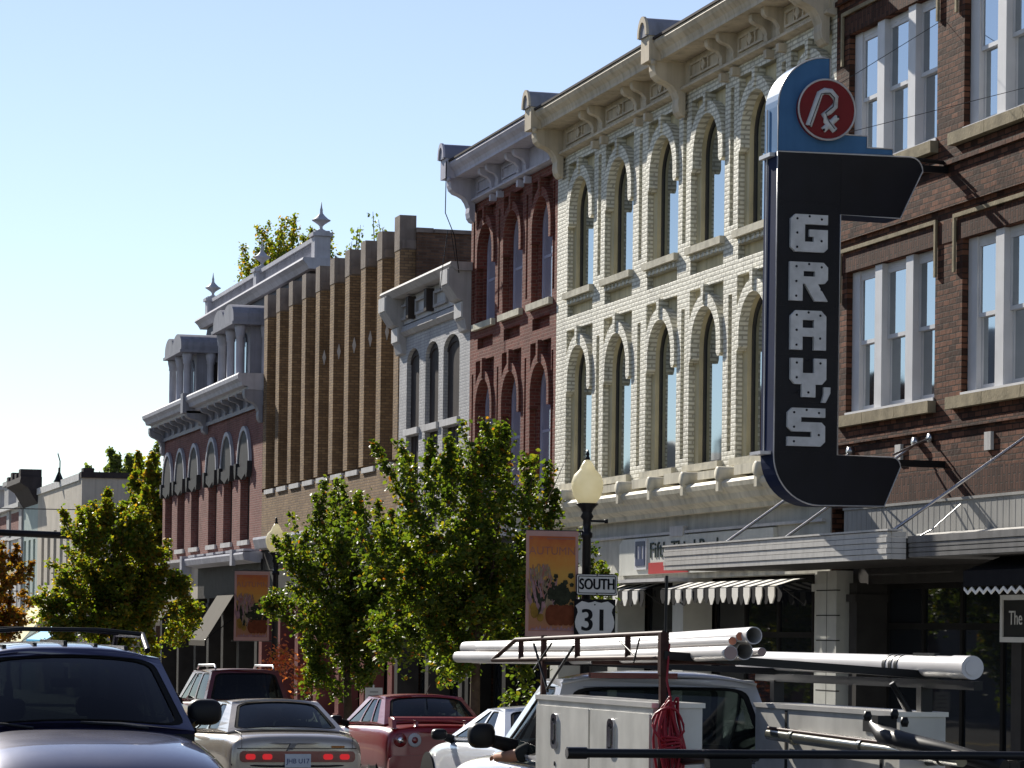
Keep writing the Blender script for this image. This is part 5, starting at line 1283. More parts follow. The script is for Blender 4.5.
def vehicle(name, label, cat, loc, rot, sp):
    t = thing(name, label, cat, loc, 'vehicles in the street'); t.rotation_euler = (sp.get('pitch', 0), 0, rot); t.scale = (1, 1, sp.get('sz', 1.05)); LOC[t.name] = (0, 0, 0)
    mb = MB(); mb.smooth = True; z0 = sp.get('z0', .24); rings = []
    for y, w, zs, zt in sp['st']:
        h = [(w * .90, z0), (w * .985, z0 + .10), (w, z0 + (zs - z0) * .5), (w * .99, zs - .13), (w * .955, zs - .03), (w * .86, zs + (zt - zs) * .55), (w * .50, zt), (0, zt + .006)]
        rings.append(mb.pts([(-a, y, b) for a, b in h] + [(a, y, b) for a, b in h[-2::-1]]))
    n = 15
    for r0, r1 in zip(rings[:-1], rings[1:]):
        for j in range(n - 1): mb.face((r0 + j, r0 + j + 1, r1 + j + 1, r1 + j))
        mb.face((r0 + n - 1, r0, r1, r1 + n - 1))
    for r in (rings[0], rings[-1]):                      # closing faces, as strips so they stay flat
        for j in range(7):
            q = (r + j, r + j + 1, r + n - 2 - j, r + n - 1 - j); mb.face(q[:3] if j == 6 else q)
    b = mb.build('body', sp['paint'], t); s = b.modifiers.new('smooth', 'SUBSURF'); s.levels = s.render_levels = 2
    g = sp['gh']; wb, wt, wbf = g['wb'], g['wt'], g.get('wbf', g['wb'])
    RL, RR_, FR, FL_ = (-wb, g['yr'], g['zr']), (wb, g['yr'], g['zr']), (wbf, g['yf'], g['zf']), (-wbf, g['yf'], g['zf'])
    tRL, tRR, tFR, tFL = (-wt, g['tr'], g['zt']), (wt, g['tr'], g['zt']), (wt * .98, g['tf'], g['zt'] - .01), (-wt * .98, g['tf'], g['zt'] - .01)
    fr = MB(); gl = MB(); se = MB(); fr.smooth = False
    panel((RL, RR_, tRR, tRL), g.get('br', .05), [(.05, .06), (.95, .06), (.94, .90), (.06, .90)], fr, gl, seal_mb=se)
    rw_ = gl.build('rear_window', g.get('rglass', 'car_glass'), t)
    se.build('window_seal', 'rubber', rw_)
    gl = MB(); se = MB(); panel((FR, FL_, tFL, tFR), g.get('bf', .07), [(.03, .03), (.97, .03), (.955, .94), (.045, .94)], fr, gl, seal_mb=se); se.build('window_seal', 'rubber', gl.build('windshield', g.get('fglass', 'car_glass'), t))
    for sg in (-1, 1):
        gl = MB(); se = MB(); wn_ = g['side']
        A, B, C, D = ((FL_, RL, tRL, tFL) if sg < 0 else (RR_, FR, tFR, tRR))
        hs = [[(u0, .06), (u1, .06), (u2, .90), (u3, .90)] for u0, u1, u2, u3 in wn_]           # u runs from the front
        if sg > 0: hs = [[(1 - b_, .06), (1 - a_, .06), (1 - d_, .90), (1 - c_, .90)] for a_, b_, c_, d_ in wn_]
        panel((A, B, C, D), .035, hs, fr, gl, inset=.012, seal_mb=se); se.build('window_seal', 'rubber', gl.build('side_window', g.get('sglass', 'car_glass'), t))
    cg = fr.build('cabin_frame', sp['paint'], t)
    rf = MB(); cr = g.get('crown', .05)
    def RF(u, v):
        a = Vector(tRL).lerp(Vector(tRR), u); c = Vector(tFL).lerp(Vector(tFR), u); p = a.lerp(c, v); e = 1 - abs(2 * u - 1) ** 3; f = 1 - abs(2 * v - 1) ** 4
        return (p.x * (1 + .02), p.y + (v - .5) * .05, p.z - .006 + cr * e * (.55 + .45 * f) - .012 * (1 - e))
    rf.grid(RF, 16, 14); r_ = rf.build('roof', sp['paint'], t)
    so_ = r_.modifiers.new('thick', 'SOLIDIFY'); so_.thickness = .02; so_.offset = -1
    # wheels
    W = sp['st'][len(sp['st']) // 2][1]
    for wy in sp['wh']:
        for sg in (-1, 1):
            mb = MB(); rr = sp.get('wr', .32); mb.lathe((sg * (W - .125), wy, rr), [(rr * .62, -.10), (rr * .95, -.105), (rr, -.07), (rr, .07), (rr * .95, .105), (rr * .62, .10)], 28, axis='x'); w = mb.build('wheel', 'rubber', t)
            mb = MB(); mb.lathe((sg * (W - .125), wy, rr), [(rr * .63, -.085), (rr * .55, -.09), (rr * .2, -.06), (rr * .2, .06), (rr * .55, .09), (rr * .63, .085)], 28, axis='x'); mb.build('rim', 'steel', w)
    # seats and dark floor
    if sp.get('seats', True):
        mb = MB(); zb = g['zr'] - .45; zf = g['zr'] - .02
        for sy in g.get('seaty', ((g['yr'] + g['tr']) / 2 + .35, (g['tr'] + g['tf']) / 2 + .25)):
            for sx in (-.38, .38):
                mb = MB(); mb.prism(rounded(sx - .24, zb, sx + .24, zf + .14, .08), F_XZ, sy - .06, sy + .07); mb.prism(rounded(sx - .12, zf + .17, sx + .12, zf + .33, .05), F_XZ, sy - .05, sy + .04); mb.box(sx - .03, sy - .02, zf + .1, sx + .03, sy + .01, zf + .2); mb.build('seat', 'seat_cloth', t)
        mb = MB(); mb.box(-wb * .93, g['yf'] - .30, g['zf'] - .16, wb * .93, g['yf'] - .02, g['zf'] + .015); mb.lathe((-.38, g['yf'] - .55, g['zf'] + .02), [(.19, -.012), (.19, .012)], 20, axis='y'); mb.build('dashboard', 'trim_black', t)
    # mirrors
    for sg in sp.get('mirrors', (-1, 1)):
        mx, my, mz, mw, mh = sp['mirror']
        mb = MB(); c = (sg * mx, my, mz)
        def EL(u, v):
            th, ph = 2 * math.pi * u, math.pi * (v - .5); cx_ = math.copysign(abs(math.cos(th)) ** .6, math.cos(th)) * max(0, math.cos(ph)) ** .6; sx_ = math.copysign(abs(math.sin(ph)) ** .75, math.sin(ph)); cy_ = math.copysign(abs(math.sin(th)) ** .6, math.sin(th)) * max(0, math.cos(ph)) ** .6
            return (c[0] + mw * .5 * cx_, c[1] + .09 * cy_, c[2] + mh * .5 * sx_)
        mb.grid(EL, 20, 12); mb.tube([(sg * (mx - mw * .4), my, mz - mh * .2), (sg * (wb * 1.0), my + .03, mz - mh * .45)], [.05, .06], 8); mb.build('mirror', sp.get('mirror_mat', 'trim_black'), t)
    return t

# silver tan sedan with brake lights on
sed = vehicle('parked_car', 'tan sedan seen from behind with glowing red tail lights', 'car', (7.72, 38.2, gz(38.2)), 0.0, dict(paint='paint_tan', pitch=-.012,
    st=[(0, .80, .80, .86), (.03, .86, .88, .945), (.20, .895, .93, .985), (.7, .905, .955, .995), (1.5, .91, .95, .97), (2.8, .91, .93, .95), (3.6, .905, .92, .94), (4.3, .88, .83, .87), (4.75, .80, .70, .76), (4.9, .66, .58, .62)],
    gh=dict(wb=.79, wt=.585, yr=.72, yf=3.7, tr=1.55, tf=2.7, zr=.985, zf=.93, zt=1.355, br=.07, side=[(.10, .46, .46, .36), (.49, .76, .80, .50)]), wh=(1.0, 3.85), mirror=(1.0, 3.25, 1.0, .22, .15)))
mb = MB(); mb.prism(rounded(-.76, .635, .76, .77, .05), F_XZ, -.025, .10); tl = mb.build('tail_light_band', 'lens_red', sed)
mb = MB()
for x in (-.62, -.40, .40, .62): mb.prism(rounded(x - .065, .665, x + .065, .735, .03), F_XZ, -.033, -.024)
build_each(mb, 'brake_lens', 'brake_glow', tl)
mb = MB(); mb.box(-.17, -.04, .57, .17, -.028, .735); pl = mb.build('number_plate', 'plate_white', sed)
mb = MB(); text_mesh(mb, 'JHB U17', lambda x, y, d: (x, -.0415 - d, .645 + y), .085, .003); mb.build('plate_lettering', 'plate_ink', pl)
mb = MB(); mb.prism(rounded(-.84, .30, .84, .54, .08), F_XZ, -.06, .12); mb.build('bumper', 'paint_tan', sed)
mb = MB(); mb.box(.45, -.012, .81, .62, -.002, .835); build_each(mb, 'badge', 'lens_amber', sed)

mb = MB(); mb.tube([(-.80, .10, .80), (-.78, .0, .802), (.78, .0, .802), (.80, .10, .80)], .005, 5); mb.tube([(-.70, .68, 1.005), (-.72, .12, .985), (-.73, .02, .93), (-.73, -.002, .80)], .004, 5); mb.tube([(.70, .68, 1.005), (.72, .12, .985), (.73, .02, .93), (.73, -.002, .80)], .004, 5); mb.build('lid_seam', 'trim_black', sed)
mb = MB(); mb.tube([(-.86, .06, .60), (-.4, -.02, .585), (.4, -.02, .585), (.86, .06, .60)], .012, 6); mb.build('rub_strip', 'trim_black', sed)
# maroon SUV beyond it
ms = vehicle('parked_car', 'dark maroon SUV with silver roof rails, parked beyond the tan sedan', 'car', (12.05 - .95, 60.0, gz(60)), 0.0, dict(paint='paint_maroon', pitch=-.012,
    st=[(0, .84, .95, 1.0), (.04, .90, 1.02, 1.06), (.2, .925, 1.06, 1.08), (1.5, .94, 1.06, 1.08), (3.0, .94, 1.03, 1.06), (3.7, .93, 1.0, 1.06), (4.3, .90, .95, 1.0), (4.7, .80, .8, .85)],
    gh=dict(wb=.86, wt=.68, yr=.10, yf=3.7, tr=.38, tf=2.75, zr=1.05, zf=1.04, zt=1.66, br=.05, rglass='dark_glass', side=[(.09, .34, .34, .22), (.37, .62, .62, .37), (.66, .93, .93, .66)], seaty=(1.3, 2.3)), wh=(.95, 3.75), wr=.36, mirror=(1.05, 3.1, 1.12, .24, .18)))
mb = MB()
for s in (-1, 1): mb.tube([(s * .60, .45, 1.69), (s * .60, .55, 1.76), (s * .60, 2.5, 1.76), (s * .60, 2.65, 1.69)], .022, 8)
build_each(mb, 'roof_rail', 'steel', ms)
mb = MB()
for s in (-1, 1): mb.prism(rounded(s * .80 - .09, .72, s * .80 + .09, 1.02, .04), F_XZ, -.02, .12)
build_each(mb, 'tail_light', 'lens_red', ms)

# red sedan with a spoiler
rs = vehicle('parked_car', 'red sedan with a rear spoiler and round tail lights behind the white car', 'car', (10.98, 43.4, gz(43.4)), 0.0, dict(paint='paint_red', pitch=-.012,
    st=[(0, .80, .80, .88), (.03, .85, .88, .955), (.18, .88, .93, .985), (.7, .89, .95, .99), (1.5, .895, .95, .97), (2.8, .895, .93, .95), (3.4, .89, .91, .94), (4.0, .87, .82, .86), (4.4, .78, .68, .72), (4.55, .62, .55, .6)],
    gh=dict(wb=.78, wt=.60, yr=.55, yf=3.45, tr=1.25, tf=2.45, zr=.98, zf=.93, zt=1.37, br=.07, side=[(.08, .42, .44, .33), (.45, .70, .70, .47), (.72, .86, .86, .73)]), wh=(.9, 3.6), mirror=(.98, 3.05, 1.0, .2, .14)))
mb = MB(); mb.prism([(.05, 1.055), (.08, 1.085), (.30, 1.10), (.32, 1.085), (.30, 1.07), (.08, 1.05)], lambda a, b, d: (d, a, b), -.74, .74)
for s in (-1, 1): mb.prism([(.02, .94), (.26, .96), (.32, 1.09), (.05, 1.056)], lambda a, b, d: (d, a, b), s * .745 - .03, s * .745 + .03); mb.prism([(.10, .96), (.20, .97), (.24, 1.07), (.12, 1.06)], lambda a, b, d: (d, a, b), s * .38 - .02, s * .38 + .02)
mb.build('spoiler', 'paint_red', rs)
for s in (-1, 1):
    for k, x in enumerate((.44, .66)):
        mb = MB(); mb.lathe((s * x, -.028, .77), [(.085, 0), (.10, .01), (.10, .10)], 20, axis='y'); w = mb.build('tail_light', 'lens_clear' if k == 0 else 'lens_red', rs)
        mb = MB(); mb.lathe((s * x, -.036, .77), [(.04, 0), (.05, .009)], 14, axis='y'); mb.build('lamp_core', 'chrome' if k else 'lens_red', w)
mb = MB(); mb.prism(rounded(-.84, .30, .84, .55, .08), F_XZ, -.06, .12); mb.build('bumper', 'paint_red', rs)
mb = MB(); mb.tube([(.05, 1.30, 1.41), (.05, 1.20, 1.46), (.05, 1.0, 1.56)], .008, 6); mb.build('aerial', 'trim_black', rs)

# white car ahead of the truck
wc = vehicle('parked_car', 'white car parked just beyond the pickup truck, mostly hidden by it', 'car', (10.45, 34.6, gz(34.6)), 0.0, dict(paint='paint_white_car', pitch=-.012,
    st=[(0, .78, .78, .84), (.04, .84, .86, .93), (.2, .87, .92, .97), (1.0, .885, .95, .97), (2.0, .89, .93, .95), (3.3, .885, .91, .94), (4.0, .87, .86, .90), (4.6, .82, .74, .80), (4.85, .64, .6, .64)],
    gh=dict(wb=.79, wt=.58, yr=.55, yf=3.45, tr=1.3, tf=2.15, zr=.97, zf=.93, zt=1.34, side=[(.09, .56, .50, .38), (.60, .80, .80, .54)]), wh=(.9, 4.05), mirror=(.98, 3.05, 1.0, .2, .14)))
mb = MB()
for s in (-1, 1): mb.prism([(4.05 + .42 * math.cos(math.pi * k / 14), .34 + .42 * math.sin(math.pi * k / 14)) for k in range(15)], lambda a, b, d: (d, a, b), s * .876, s * .893)
build_each(mb, 'wheel_arch', 'trim_black', wc)

# big dark SUV facing us
nv = vehicle('oncoming_car', 'large dark navy SUV facing the camera with black roof rack bars, at the left edge', 'car', (2.86, 25.65, -.02), math.pi, dict(paint='paint_navy', sz=1.0, z0=.35,
    st=[(0, .90, 1.15, 1.2), (.1, .97, 1.25, 1.28), (1.5, .98, 1.32, 1.36), (2.8, .98, 1.33, 1.38), (3.25, .965, 1.34, 1.465), (3.7, .955, 1.32, 1.45), (4.4, .945, 1.26, 1.385), (4.85, .93, 1.18, 1.28), (5.1, .89, 1.0, 1.1), (5.2, .85, .8, .85)],
    gh=dict(wb=.93, wt=.72, wbf=.86, yr=.10, yf=3.35, tr=.40, tf=2.55, zr=1.33, zf=1.44, zt=1.985, crown=.11, bf=.10, br=.06, fglass='dark_glass', sglass='dark_glass', rglass='car_glass', side=[(.10, .36, .36, .27), (.39, .66, .66, .39), (.69, .94, .92, .68)], seaty=(1.1, 2.0)), wh=(1.0, 4.2), wr=.40, mirror=(1.0, 2.95, 1.57, .26, .20)))
mb = MB()
for s in (-1, 1): mb.tube([(s * .64, .5, 2.02), (s * .64, .65, 2.15), (s * .64, 2.1, 2.15), (s * .64, 2.40, 2.03)], .024, 8)
build_each(mb, 'roof_rail', 'trim_black', nv)
mb = MB()
for y in (.9, 2.1): mb.tube([(-.64, y, 2.155), (-.3, y, 2.185), (.3, y, 2.185), (.64, y, 2.155)], .018, 8)
build_each(mb, 'cross_bar', 'trim_black', nv)
mb = MB()
for k in range(5): mb.box(-.5 + .235 * k, .7, 2.00, -.47 + .235 * k, 2.3, 2.062 + .036 * (1 - abs(k - 2) / 2))
build_each(mb, 'roof_rib', 'trim_black', nv)
mb = MB()
for s in (-.5, .35): mb.tube([(s, 3.44, 1.46), (s + .2, 3.40, 1.485), (s + .5, 3.38, 1.50)], .010, 6)
build_each(mb, 'wiper', 'trim_black', nv)
mb = MB(); mb.prism(rounded(-.62, .78, .62, 1.0, .05), F_XZ, 5.15, 5.23); mb.build('grille', 'trim_black', nv)
mb = MB()
for s in (-1, 1): mb.prism(rounded(s * .78 - .14, .80, s * .78 + .14, 1.0, .05), F_XZ, 5.08, 5.2)
build_each(mb, 'headlight', 'lens_clear', nv)
mb = MB(); mb.prism(rounded(-.12, 1.74, .12, 1.81, .03), F_XZ, 2.46, 2.49); mb.box(-.015, 2.46, 1.81, .015, 2.48, 1.90); mb.build('inside_mirror', 'trim_black', nv)

# utility pickup
TX, TY = 6.97, 17.6; tz = gz(TY)
tk = vehicle('pickup_truck', 'white utility pickup truck with tool boxes and a pipe rack, seen from behind', 'truck', (TX, TY, 0.02), 0.0, dict(paint='paint_truck', sz=1.03, pitch=-.004, z0=.45,
    st=[(3.22, .93, 1.15, 1.2), (3.26, .96, 1.19, 1.21), (3.9, .97, 1.20, 1.22), (4.5, .97, 1.19, 1.22), (4.8, .965, 1.17, 1.235), (5.6, .955, 1.13, 1.21), (6.2, .94, 1.06, 1.14), (6.5, .88, .92, 1.0), (6.58, .82, .8, .85)],
    gh=dict(wb=.93, wt=.74, yr=3.30, yf=4.72, tr=3.46, tf=4.02, zr=1.20, zf=1.20, zt=1.79, crown=.075, br=.05, side=[(.10, .88, .86, .40)], seaty=(3.72,)), wh=(1.6, 5.5), wr=.37, mirror=(1.20, 4.05, 1.37, .20, .185)))
mb = MB()
mb.box(-.69, 0, .6, .62, 3.15, .72); mb.box(-.69, -.02, .45, .62, 0, .95); mb.build('bed_floor', 'paint_truck', tk)
def toolbox(x0, x1, y0, y1, z1, doors_side):
    mb = MB(); mb.box(x0, y0, .45, x1, y1, z1 - .03); o = mb.build('tool_box', 'tool_box', tk)
    mb = MB(); mb.box(x0 - .015, y0 - .015, z1 - .03, x1 + .015, y1 + .015, z1); mb.build('lid', 'tool_box_edge', o)
    if doors_side:
        L = (y1 - y0) / 2
        for k in range(2):
            p, q = y0 + L * k + .03, y0 + L * (k + 1) - .02
            mb = MB(); mb.prism(rounded(p, .98, q, z1 - .07, .02), F_YZ, x0 - .016, x0 - .0005); d = mb.build('door', 'tool_box', o)
            c = (p + q) / 2 + .15
            mb = MB(); mb.prism([rounded(c - .075, z1 - .36, c + .075, z1 - .12, .05), rounded(c - .045, z1 - .33, c + .045, z1 - .15, .03)[::-1]], F_YZ, x0 - .030, x0 - .016)
            mb.prism(rounded(c - .03, z1 - .30, c + .03, z1 - .17, .02), F_YZ, x0 - .036, x0 - .016); mb.build('latch', 'chrome', d)
            mb = MB(); mb.prism(rounded(c - .046, z1 - .331, c + .046, z1 - .149, .03), F_YZ, x0 - .0175, x0 - .0162); mb.lathe((x0 - .018, c, z1 - .46), [(.016, -.004), (.016, .004)], 8, axis='x'); mb.build('latch_recess', 'seat_cloth', d)
    return o
lb = toolbox(-1.02, -.69, .50, 3.16, 1.685, True)
mb = MB(); mb.box(-.93, .492, 1.22, -.83, .499, 1.29); mb.box(-.90, .486, 1.245, -.86, .492, 1.265); mb.build('lock_plate', 'steel', lb)
rb = toolbox(.63, .95, .42, 3.12, 1.64, False)
mb = MB()
for y in (.72, 2.48): mb.box(.624, y - .02, .9, .6295, y + .02, 1.60)
mb.box(.618, .80, 1.50, .6235, 1.02, 1.58); build_each(mb, 'seam', 'trim_black', rb)
# rack
TXo = Vector((TX, TY, 0))
def L(v): v = Vector(v) - Vector((TX, TY, 0.02)); v.z /= 1.03; return v
mb = MB()
mb.box(-.985, .46, 1.2, -.945, .50, 2.10); mb.box(-.985, 3.18, 1.0, -.95, 3.22, 2.10); mb.box(-.99, .45, 1.86, -.935, .51, 2.12)
for x in (-.97, -.50):
    mb.tube([(x, .46, 1.965), (x, 4.6, 1.915)], .018, 6); mb.tube([(x, .46, 2.115), (x, 3.95, 2.065), (x, 4.6, 1.915)], .017, 6)
    for y in (1.2, 2.35, 3.2, 3.8): mb.tube([(x, y, 1.96 - .012 * y), (x, y, 2.115 - .012 * y)], .020, 6)
for y in (.50, 2.0, 3.21): mb.tube([(-.97, y, 1.95 - .012 * y), (-.45, y, 1.95 - .012 * y)], .022, 6)
o = mb.build('pipe_rack', 'rust_metal', tk)
mb = MB()
mb.slab((-.97, .44, 1.955), (.90, .44, 1.845), (.90, .53, 1.845), (-.97, .53, 1.955), .05); mb.slab((-.97, 3.17, 1.90), (.90, 3.17, 1.835), (.90, 3.25, 1.835), (-.97, 3.25, 1.90), .045)
mb.box(.80, -.35, 1.79, .86, 3.6, 1.845); mb.box(.79, .45, 1.2, .87, .53, 1.80); mb.box(.79, 3.17, 1.2, .87, 3.25, 1.80); mb.tube([(.83, .52, 1.45), (.83, 1.0, 1.80)], .02, 6); mb.tube([(.60, .49, 1.82), (.82, .49, 1.5)], .02, 6)
mb.tube([(-.95, .48, 2.1), (-.945, .48, 2.47)], .010, 6)
mb.build('rack_beam', 'black_metal', tk)
mb = MB(); zr_ = 1.43
mb.tube([(-1.98, -.95, zr_), (2.1, -.95, zr_ - .02)], .026, 10); mb.tube([(-2.02, -.95, zr_), (-1.9, -.95, zr_)], .034, 10)
for x in (-.86, .83): mb.tube([(x, .5 if x < 0 else .43, zr_ - .1), (x, -.95, zr_ - .02)], .03, 8)
mb.box(-1.16, -1.0, zr_ - .17, -.9, -.9, zr_ - .03); mb.build('rear_bar', 'black_metal', tk)
mb = MB(); a_, b_ = L(at(770, 733, X=7.52)), L(at(962, 761, X=7.50)); mb.tube([a_, b_], .040, 14)
d_ = (b_ - a_)
for f in (.14, .52, .90): p_ = a_ + d_ * f; mb.tube([p_, p_ + d_.normalized() * .05], .050, 14)
mb.build('guard_tube', 'tube_dark', tk)
mb = MB(); mb.tube([a_ + Vector((-.01, 0, .045)), b_ + Vector((-.01, 0, .045))], .012, 8); mb.build('red_rail', 'rust_metal', tk)
mb = MB(); mb.tube([L(at(*q)) for q in ((874, 724, None, 17.9), (884, 735, None, 17.7), (905, 742, None, 17.4), (950, 752, None, 17.0), (1005, 768, None, 16.6))], [.035, .06, .06, .05, .045], 12)
p_ = L(at(884, 722, Y=17.8)); mb.box(p_.x - .06, p_.y - .05, p_.z - .05, p_.x + .07, p_.y + .05, p_.z + .04)
for q in ((868, 716), (895, 714), (905, 722)): p_ = L(at(*q, Y=17.75)); mb.lathe(p_, [(.02, -.03), (.03, 0), (.02, .03)], 8)
mb.build('boom_arm', 'trim_black', tk)
mb = MB(); mb.box(-.55, 3.40, 1.80, .12, 3.46, 1.84); mb.build('brake_lamp', 'lens_red', tk)
mb = MB()
for p, q, r_ in (((534, 642), (548, 690), .010), ((552, 642), (534, 668), .008), ((574, 645), (547, 688), .010), ((620, 640), (636, 656), .006), ((640, 638), (634, 662), .006)): mb.tube([L(at(*p, X=5.94)), L(at(*q, X=5.94))], r_, 5)
build_each(mb, 'tie_cord', 'trim_black', tk)
mb = MB()
for s in (-1, 1): mb.box(s * .84 - .08, -.03, .62, s * .84 + .08, .46 if s < 0 else -.1, .95)
build_each(mb, 'tail_light', 'lens_red', tk)

# pipes carried on the rack: each a thing of its own
mat('pvc_white', (0.54, 0.52, 0.505), 0.4, var=0.16, scale=1.5); mat('pvc_grey', (0.40, 0.38, 0.40), 0.4, var=0.1); mat('pvc_inside', (0.20, 0.17, 0.17), 0.6); mat('cap_orange', (0.50, 0.20, 0.12), 0.6, var=.15); mat('cap_brown', (0.33, 0.24, 0.22), 0.6, var=.15)
def pipe(label, a, b, r, m, end, hollow=True):
    t = thing('pipe', label, 'pipe', a, 'pipes on the truck rack'); a, b = Vector(a), Vector(b)
    mb = MB(); mid = (a + b) / 2 - Vector((0, 0, .02)); mb.tube([a, mid, b], r, 18, cap=False)
    if hollow: mb.tube([a, mid, b], r * .90, 18, cap=False)
    d = (b - a).normalized(); x = d.cross(Vector((0, 0, 1))).normalized(); z = x.cross(d)
    for c in (a, b):
        R1 = [c + (x * math.cos(2 * math.pi * j / 18) + z * math.sin(2 * math.pi * j / 18)) * r for j in range(18)]; R2 = [c + (p - c) * .90 for p in R1]; i = mb.pts(R1 + R2)
        for j in range(18): mb.face((i + j, i + (j + 1) % 18, i + 18 + (j + 1) % 18, i + 18 + j))
    mb.build('tube', m, t)
    mb = MB(); k = .02 if end != 'pvc_inside' else .25
    if end: mb.tube([a + d * (k if end == 'pvc_inside' else -.004), a + d * (k + .1)], r * .895, 18); mb.build('end_plug', end, t)
    mb = MB(); mb.tube([b - d * .12, b - d * .03], r * .895, 18); mb.build('end_plug', 'pvc_inside', t)
    return t
pipe('fat white pipe on top of the bundle, its dark open end to the right', at(754, 635.5, X=6.36), at(466, 648, X=6.36), .054, 'pvc_white', 'pvc_inside')
pipe('fat white pipe with a dark open end, lower right in the bundle', at(744.5, 651, X=6.36), at(474, 656.5, X=6.36), .056, 'pvc_white', 'pvc_inside')
pipe('white pipe with a brownish plugged end, lower left in the bundle', at(730.5, 653, X=6.22), at(458, 657, X=6.22), .046, 'pvc_white', 'cap_brown')
pipe('thin white pipe with an orange end on the left of the fat top pipe', at(732.5, 641, X=6.25), at(478, 647.5, X=6.25), .027, 'pvc_white', 'cap_orange')
pipe('thin white pipe with an orange end tucked right against the fat top pipe', at(740, 636.5, X=6.30), at(486, 646, X=6.30), .028, 'pvc_white', 'cap_orange')
pipe('short grey pipe poking out at the right of the bundle', at(762, 652, X=6.50), at(640, 654, X=6.50), .028, 'pvc_grey', 'cap_brown')
a_, b_ = at(966, 667.5, X=7.80), at(742, 660.0, X=7.80)
cn = thing('conduit_tube', 'long thick white capped tube strapped along the right side of the truck rack', 'tube', a_)
d_ = (b_ - a_).normalized()
mb = MB(); mb.tube([a_, b_], .070, 24); mb.build('tube', 'pvc_white', cn)
mb = MB(); mb.tube([a_ - d_ * .10, a_ + d_ * .16], .0755, 24); mb.tube([a_ - d_ * .106, a_ - d_ * .1], .05, 20); mb.build('end_cap', 'pvc_white', cn)
mb = MB()
for f in (.86, .95, 1.05): mb.tube([a_ + d_ * (f * 1.05 + .05), a_ + d_ * (f * 1.05 + .10)], .075, 20)
build_each(mb, 'strap', 'trim_black', cn)
mb = MB(); p_ = a_ + d_ * .7 + Vector((0, 0, .085)); mb.box(p_.x - .02, p_.y - .25, p_.z - .02, p_.x + .02, p_.y + .1, p_.z); mb.lathe(a_ + d_ * 2.6 + Vector((0, 0, -.002)), [(.0715, 0), (.0715, .001)], 8); mb.build('clip', 'trim_black', cn)
# coiled red cable hanging from the rear post
mat('cord_red', (0.26, 0.018, 0.03), 0.4, var=.15)
rc = MB(); rr = random.Random(2); cx_, cy_ = TX - .95, TY + .37
for k in range(9):
    w = rr.uniform(.035, .085); top = 1.80 - rr.uniform(0, .05); bot = rr.uniform(1.12, 1.30); ox = rr.uniform(-.04, .04); oy = rr.uniform(-.05, .02)
    rc.tube([(cx_ + ox + w * math.cos(2 * math.pi * j / 22) * (.55 + .45 * math.cos(4 * math.pi * j / 22 + .6)), cy_ + oy + .02 * math.sin(j), (top + bot) / 2 + (top - bot) / 2 * math.sin(2 * math.pi * j / 22)) for j in range(22)], .0085, 6, closed=True)
rc.tube([(cx_ + .02 + .10 * math.cos(2 * math.pi * j / 18) - .05, cy_ - .05 + .03 * math.sin(j), 1.62 + .11 * math.sin(2 * math.pi * j / 18)) for j in range(18)], .0085, 6, closed=True)
for k in range(7): rc.tube([(cx_ + .072 * math.cos(2 * math.pi * j / 12), cy_ + .065 * math.sin(2 * math.pi * j / 12), 1.43 + .018 * k + .008 * math.sin(j + k)) for j in range(12)], .0085, 6, closed=True)
rc.tube([(cx_, cy_, 1.78), (cx_ - .01, cy_ + .05, 1.9), (cx_ + .02, cy_ + .1, 2.13)], .0085, 6)
tag(rc.build('extension_cord', 'cord_red'), 'dark red extension cord coiled on the rear post of the truck rack', 'cord')

# driver: forearm resting on the window sill
mat('skin', (0.36, 0.19, 0.13), 0.55, var=.08, scale=6); mat('shirt', (0.025, 0.028, 0.028), 0.85); mat('hair', (0.03, 0.02, 0.015), 0.7)
px_, py_, pz_ = TX - .42, TY + 3.92, 0.95
dr = thing('person', 'driver in a dark shirt resting a bare forearm on the truck window sill', 'person', (px_, py_, pz_))
def skinned(name, V, E, rad, m, parent, root=0, lv=2):
    off = parent_loc(parent); me = bpy.data.meshes.new(name); me.from_pydata([(a - off[0], b - off[1], c - off[2]) for a, b, c in V], E, []); o = bpy.data.objects.new(name, me); COL.objects.link(o); o.parent = parent; LOC[o.name] = off
    s = o.modifiers.new('skin', 'SKIN')
    if not me.skin_vertices: me.attributes.new
    for k, r in enumerate(rad): me.skin_vertices[0].data[k].radius = (r, r) if not isinstance(r, tuple) else r
    me.skin_vertices[0].data[root].use_root = True
    s.use_smooth_shade = True; b = o.modifiers.new('sub', 'SUBSURF'); b.levels = b.render_levels = lv
    o.data.materials.append(MATS[m]); return o
XW = TX - .995
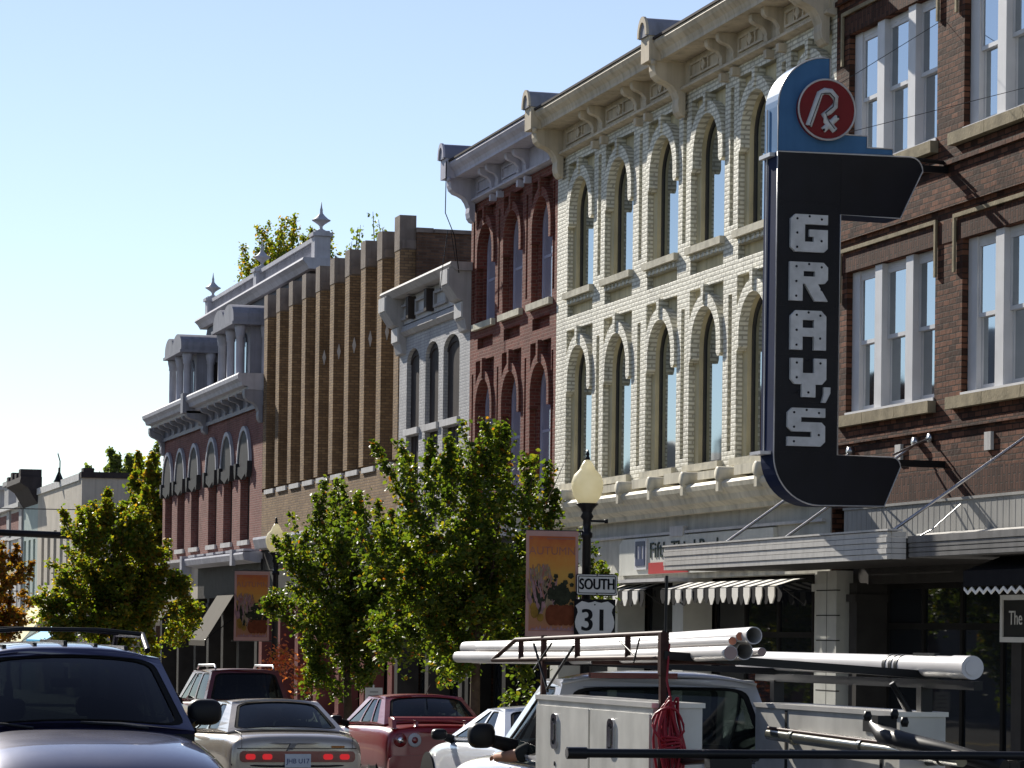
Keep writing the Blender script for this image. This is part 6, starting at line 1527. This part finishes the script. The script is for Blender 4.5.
V = [(px_, py_ - .05, pz_ + .05), (px_, py_ - .04, pz_ + .28), (px_, py_ - .03, pz_ + .48), (px_, py_ - .01, pz_ + .60), (px_, py_ + .02, pz_ + .68), (px_, py_ + .03, pz_ + .80),
     (px_ - .19, py_ - .02, pz_ + .46), (XW + .06, py_ - .10, pz_ + .34), (XW - .02, py_ + .02, pz_ + .315), (XW - .03, py_ + .26, pz_ + .30), (XW - .02, py_ + .36, pz_ + .29),
     (px_ + .19, py_ - .02, pz_ + .46), (px_ + .24, py_ + .18, pz_ + .26), (px_ + .10, py_ + .38, pz_ + .36),
     (px_ - .10, py_ + .30, pz_ + .02), (px_ - .12, py_ + .55, pz_ - .30), (px_ + .10, py_ + .30, pz_ + .02), (px_ + .12, py_ + .55, pz_ - .30)]
E_ = [(0, 1), (1, 2), (2, 3), (3, 4), (4, 5), (2, 6), (6, 7), (7, 8), (8, 9), (9, 10), (2, 11), (11, 12), (12, 13), (0, 14), (14, 15), (0, 16), (16, 17)]
RD = [.15, .16, .15, .065, .085, .085, .075, .055, .046, .036, .042, .075, .045, .034, .085, .05, .085, .05]
skinned('body', V, E_, RD, 'skin', dr)
hx, hy, hz = XW - .02, py_ + .36, pz_ + .29
for k, (dx, dl) in enumerate(((.030, .068), (.010, .078), (-.010, .075), (-.028, .060))):
    skinned('finger', [(hx + dx * .6, hy + .0, hz + .005), (hx + dx, hy + .04, hz + .008), (hx + dx, hy + .04 + dl * .6, hz - .004), (hx + dx, hy + .04 + dl, hz - .030)], [(0, 1), (1, 2), (2, 3)], [.012, .0095, .009, .0075], 'skin', dr)
skinned('thumb', [(hx + .02, hy - .01, hz), (hx + .048, hy + .02, hz - .004), (hx + .056, hy + .055, hz - .012)], [(0, 1), (1, 2)], [.013, .0105, .009], 'skin', dr)
skinned('shirt', [(V[0][0], V[0][1], V[0][2]), V[1], V[2], (px_, py_ - .02, pz_ + .53), V[6], V[7], (XW + .02, py_ - .02, pz_ + .325), V[11], V[12]], [(0, 1), (1, 2), (2, 3), (2, 4), (4, 5), (5, 6), (2, 7), (7, 8)], [.165, .175, .165, .085, .09, .075, .062, .09, .062], 'shirt', dr)
mb = MB(); mb.grid(lambda u, v: (px_ + .098 * math.cos(2 * math.pi * u) * math.cos(math.pi * v * .5), py_ + .0 + .115 * math.sin(2 * math.pi * u) * math.cos(math.pi * v * .5), pz_ + .80 + .135 * math.sin(math.pi * v * .5)), 18, 8); mb.build('hair', 'hair', dr)
mb = MB(); mb.grid(lambda u, v: (px_ + .02 * math.cos(6.28 * u) * math.sin(3.14 * v), py_ + .125 + .03 * math.sin(6.28 * u) * math.sin(3.14 * v), pz_ + .745 + .028 * math.cos(3.14 * v)), 8, 6); mb.build('nose', 'skin', dr)
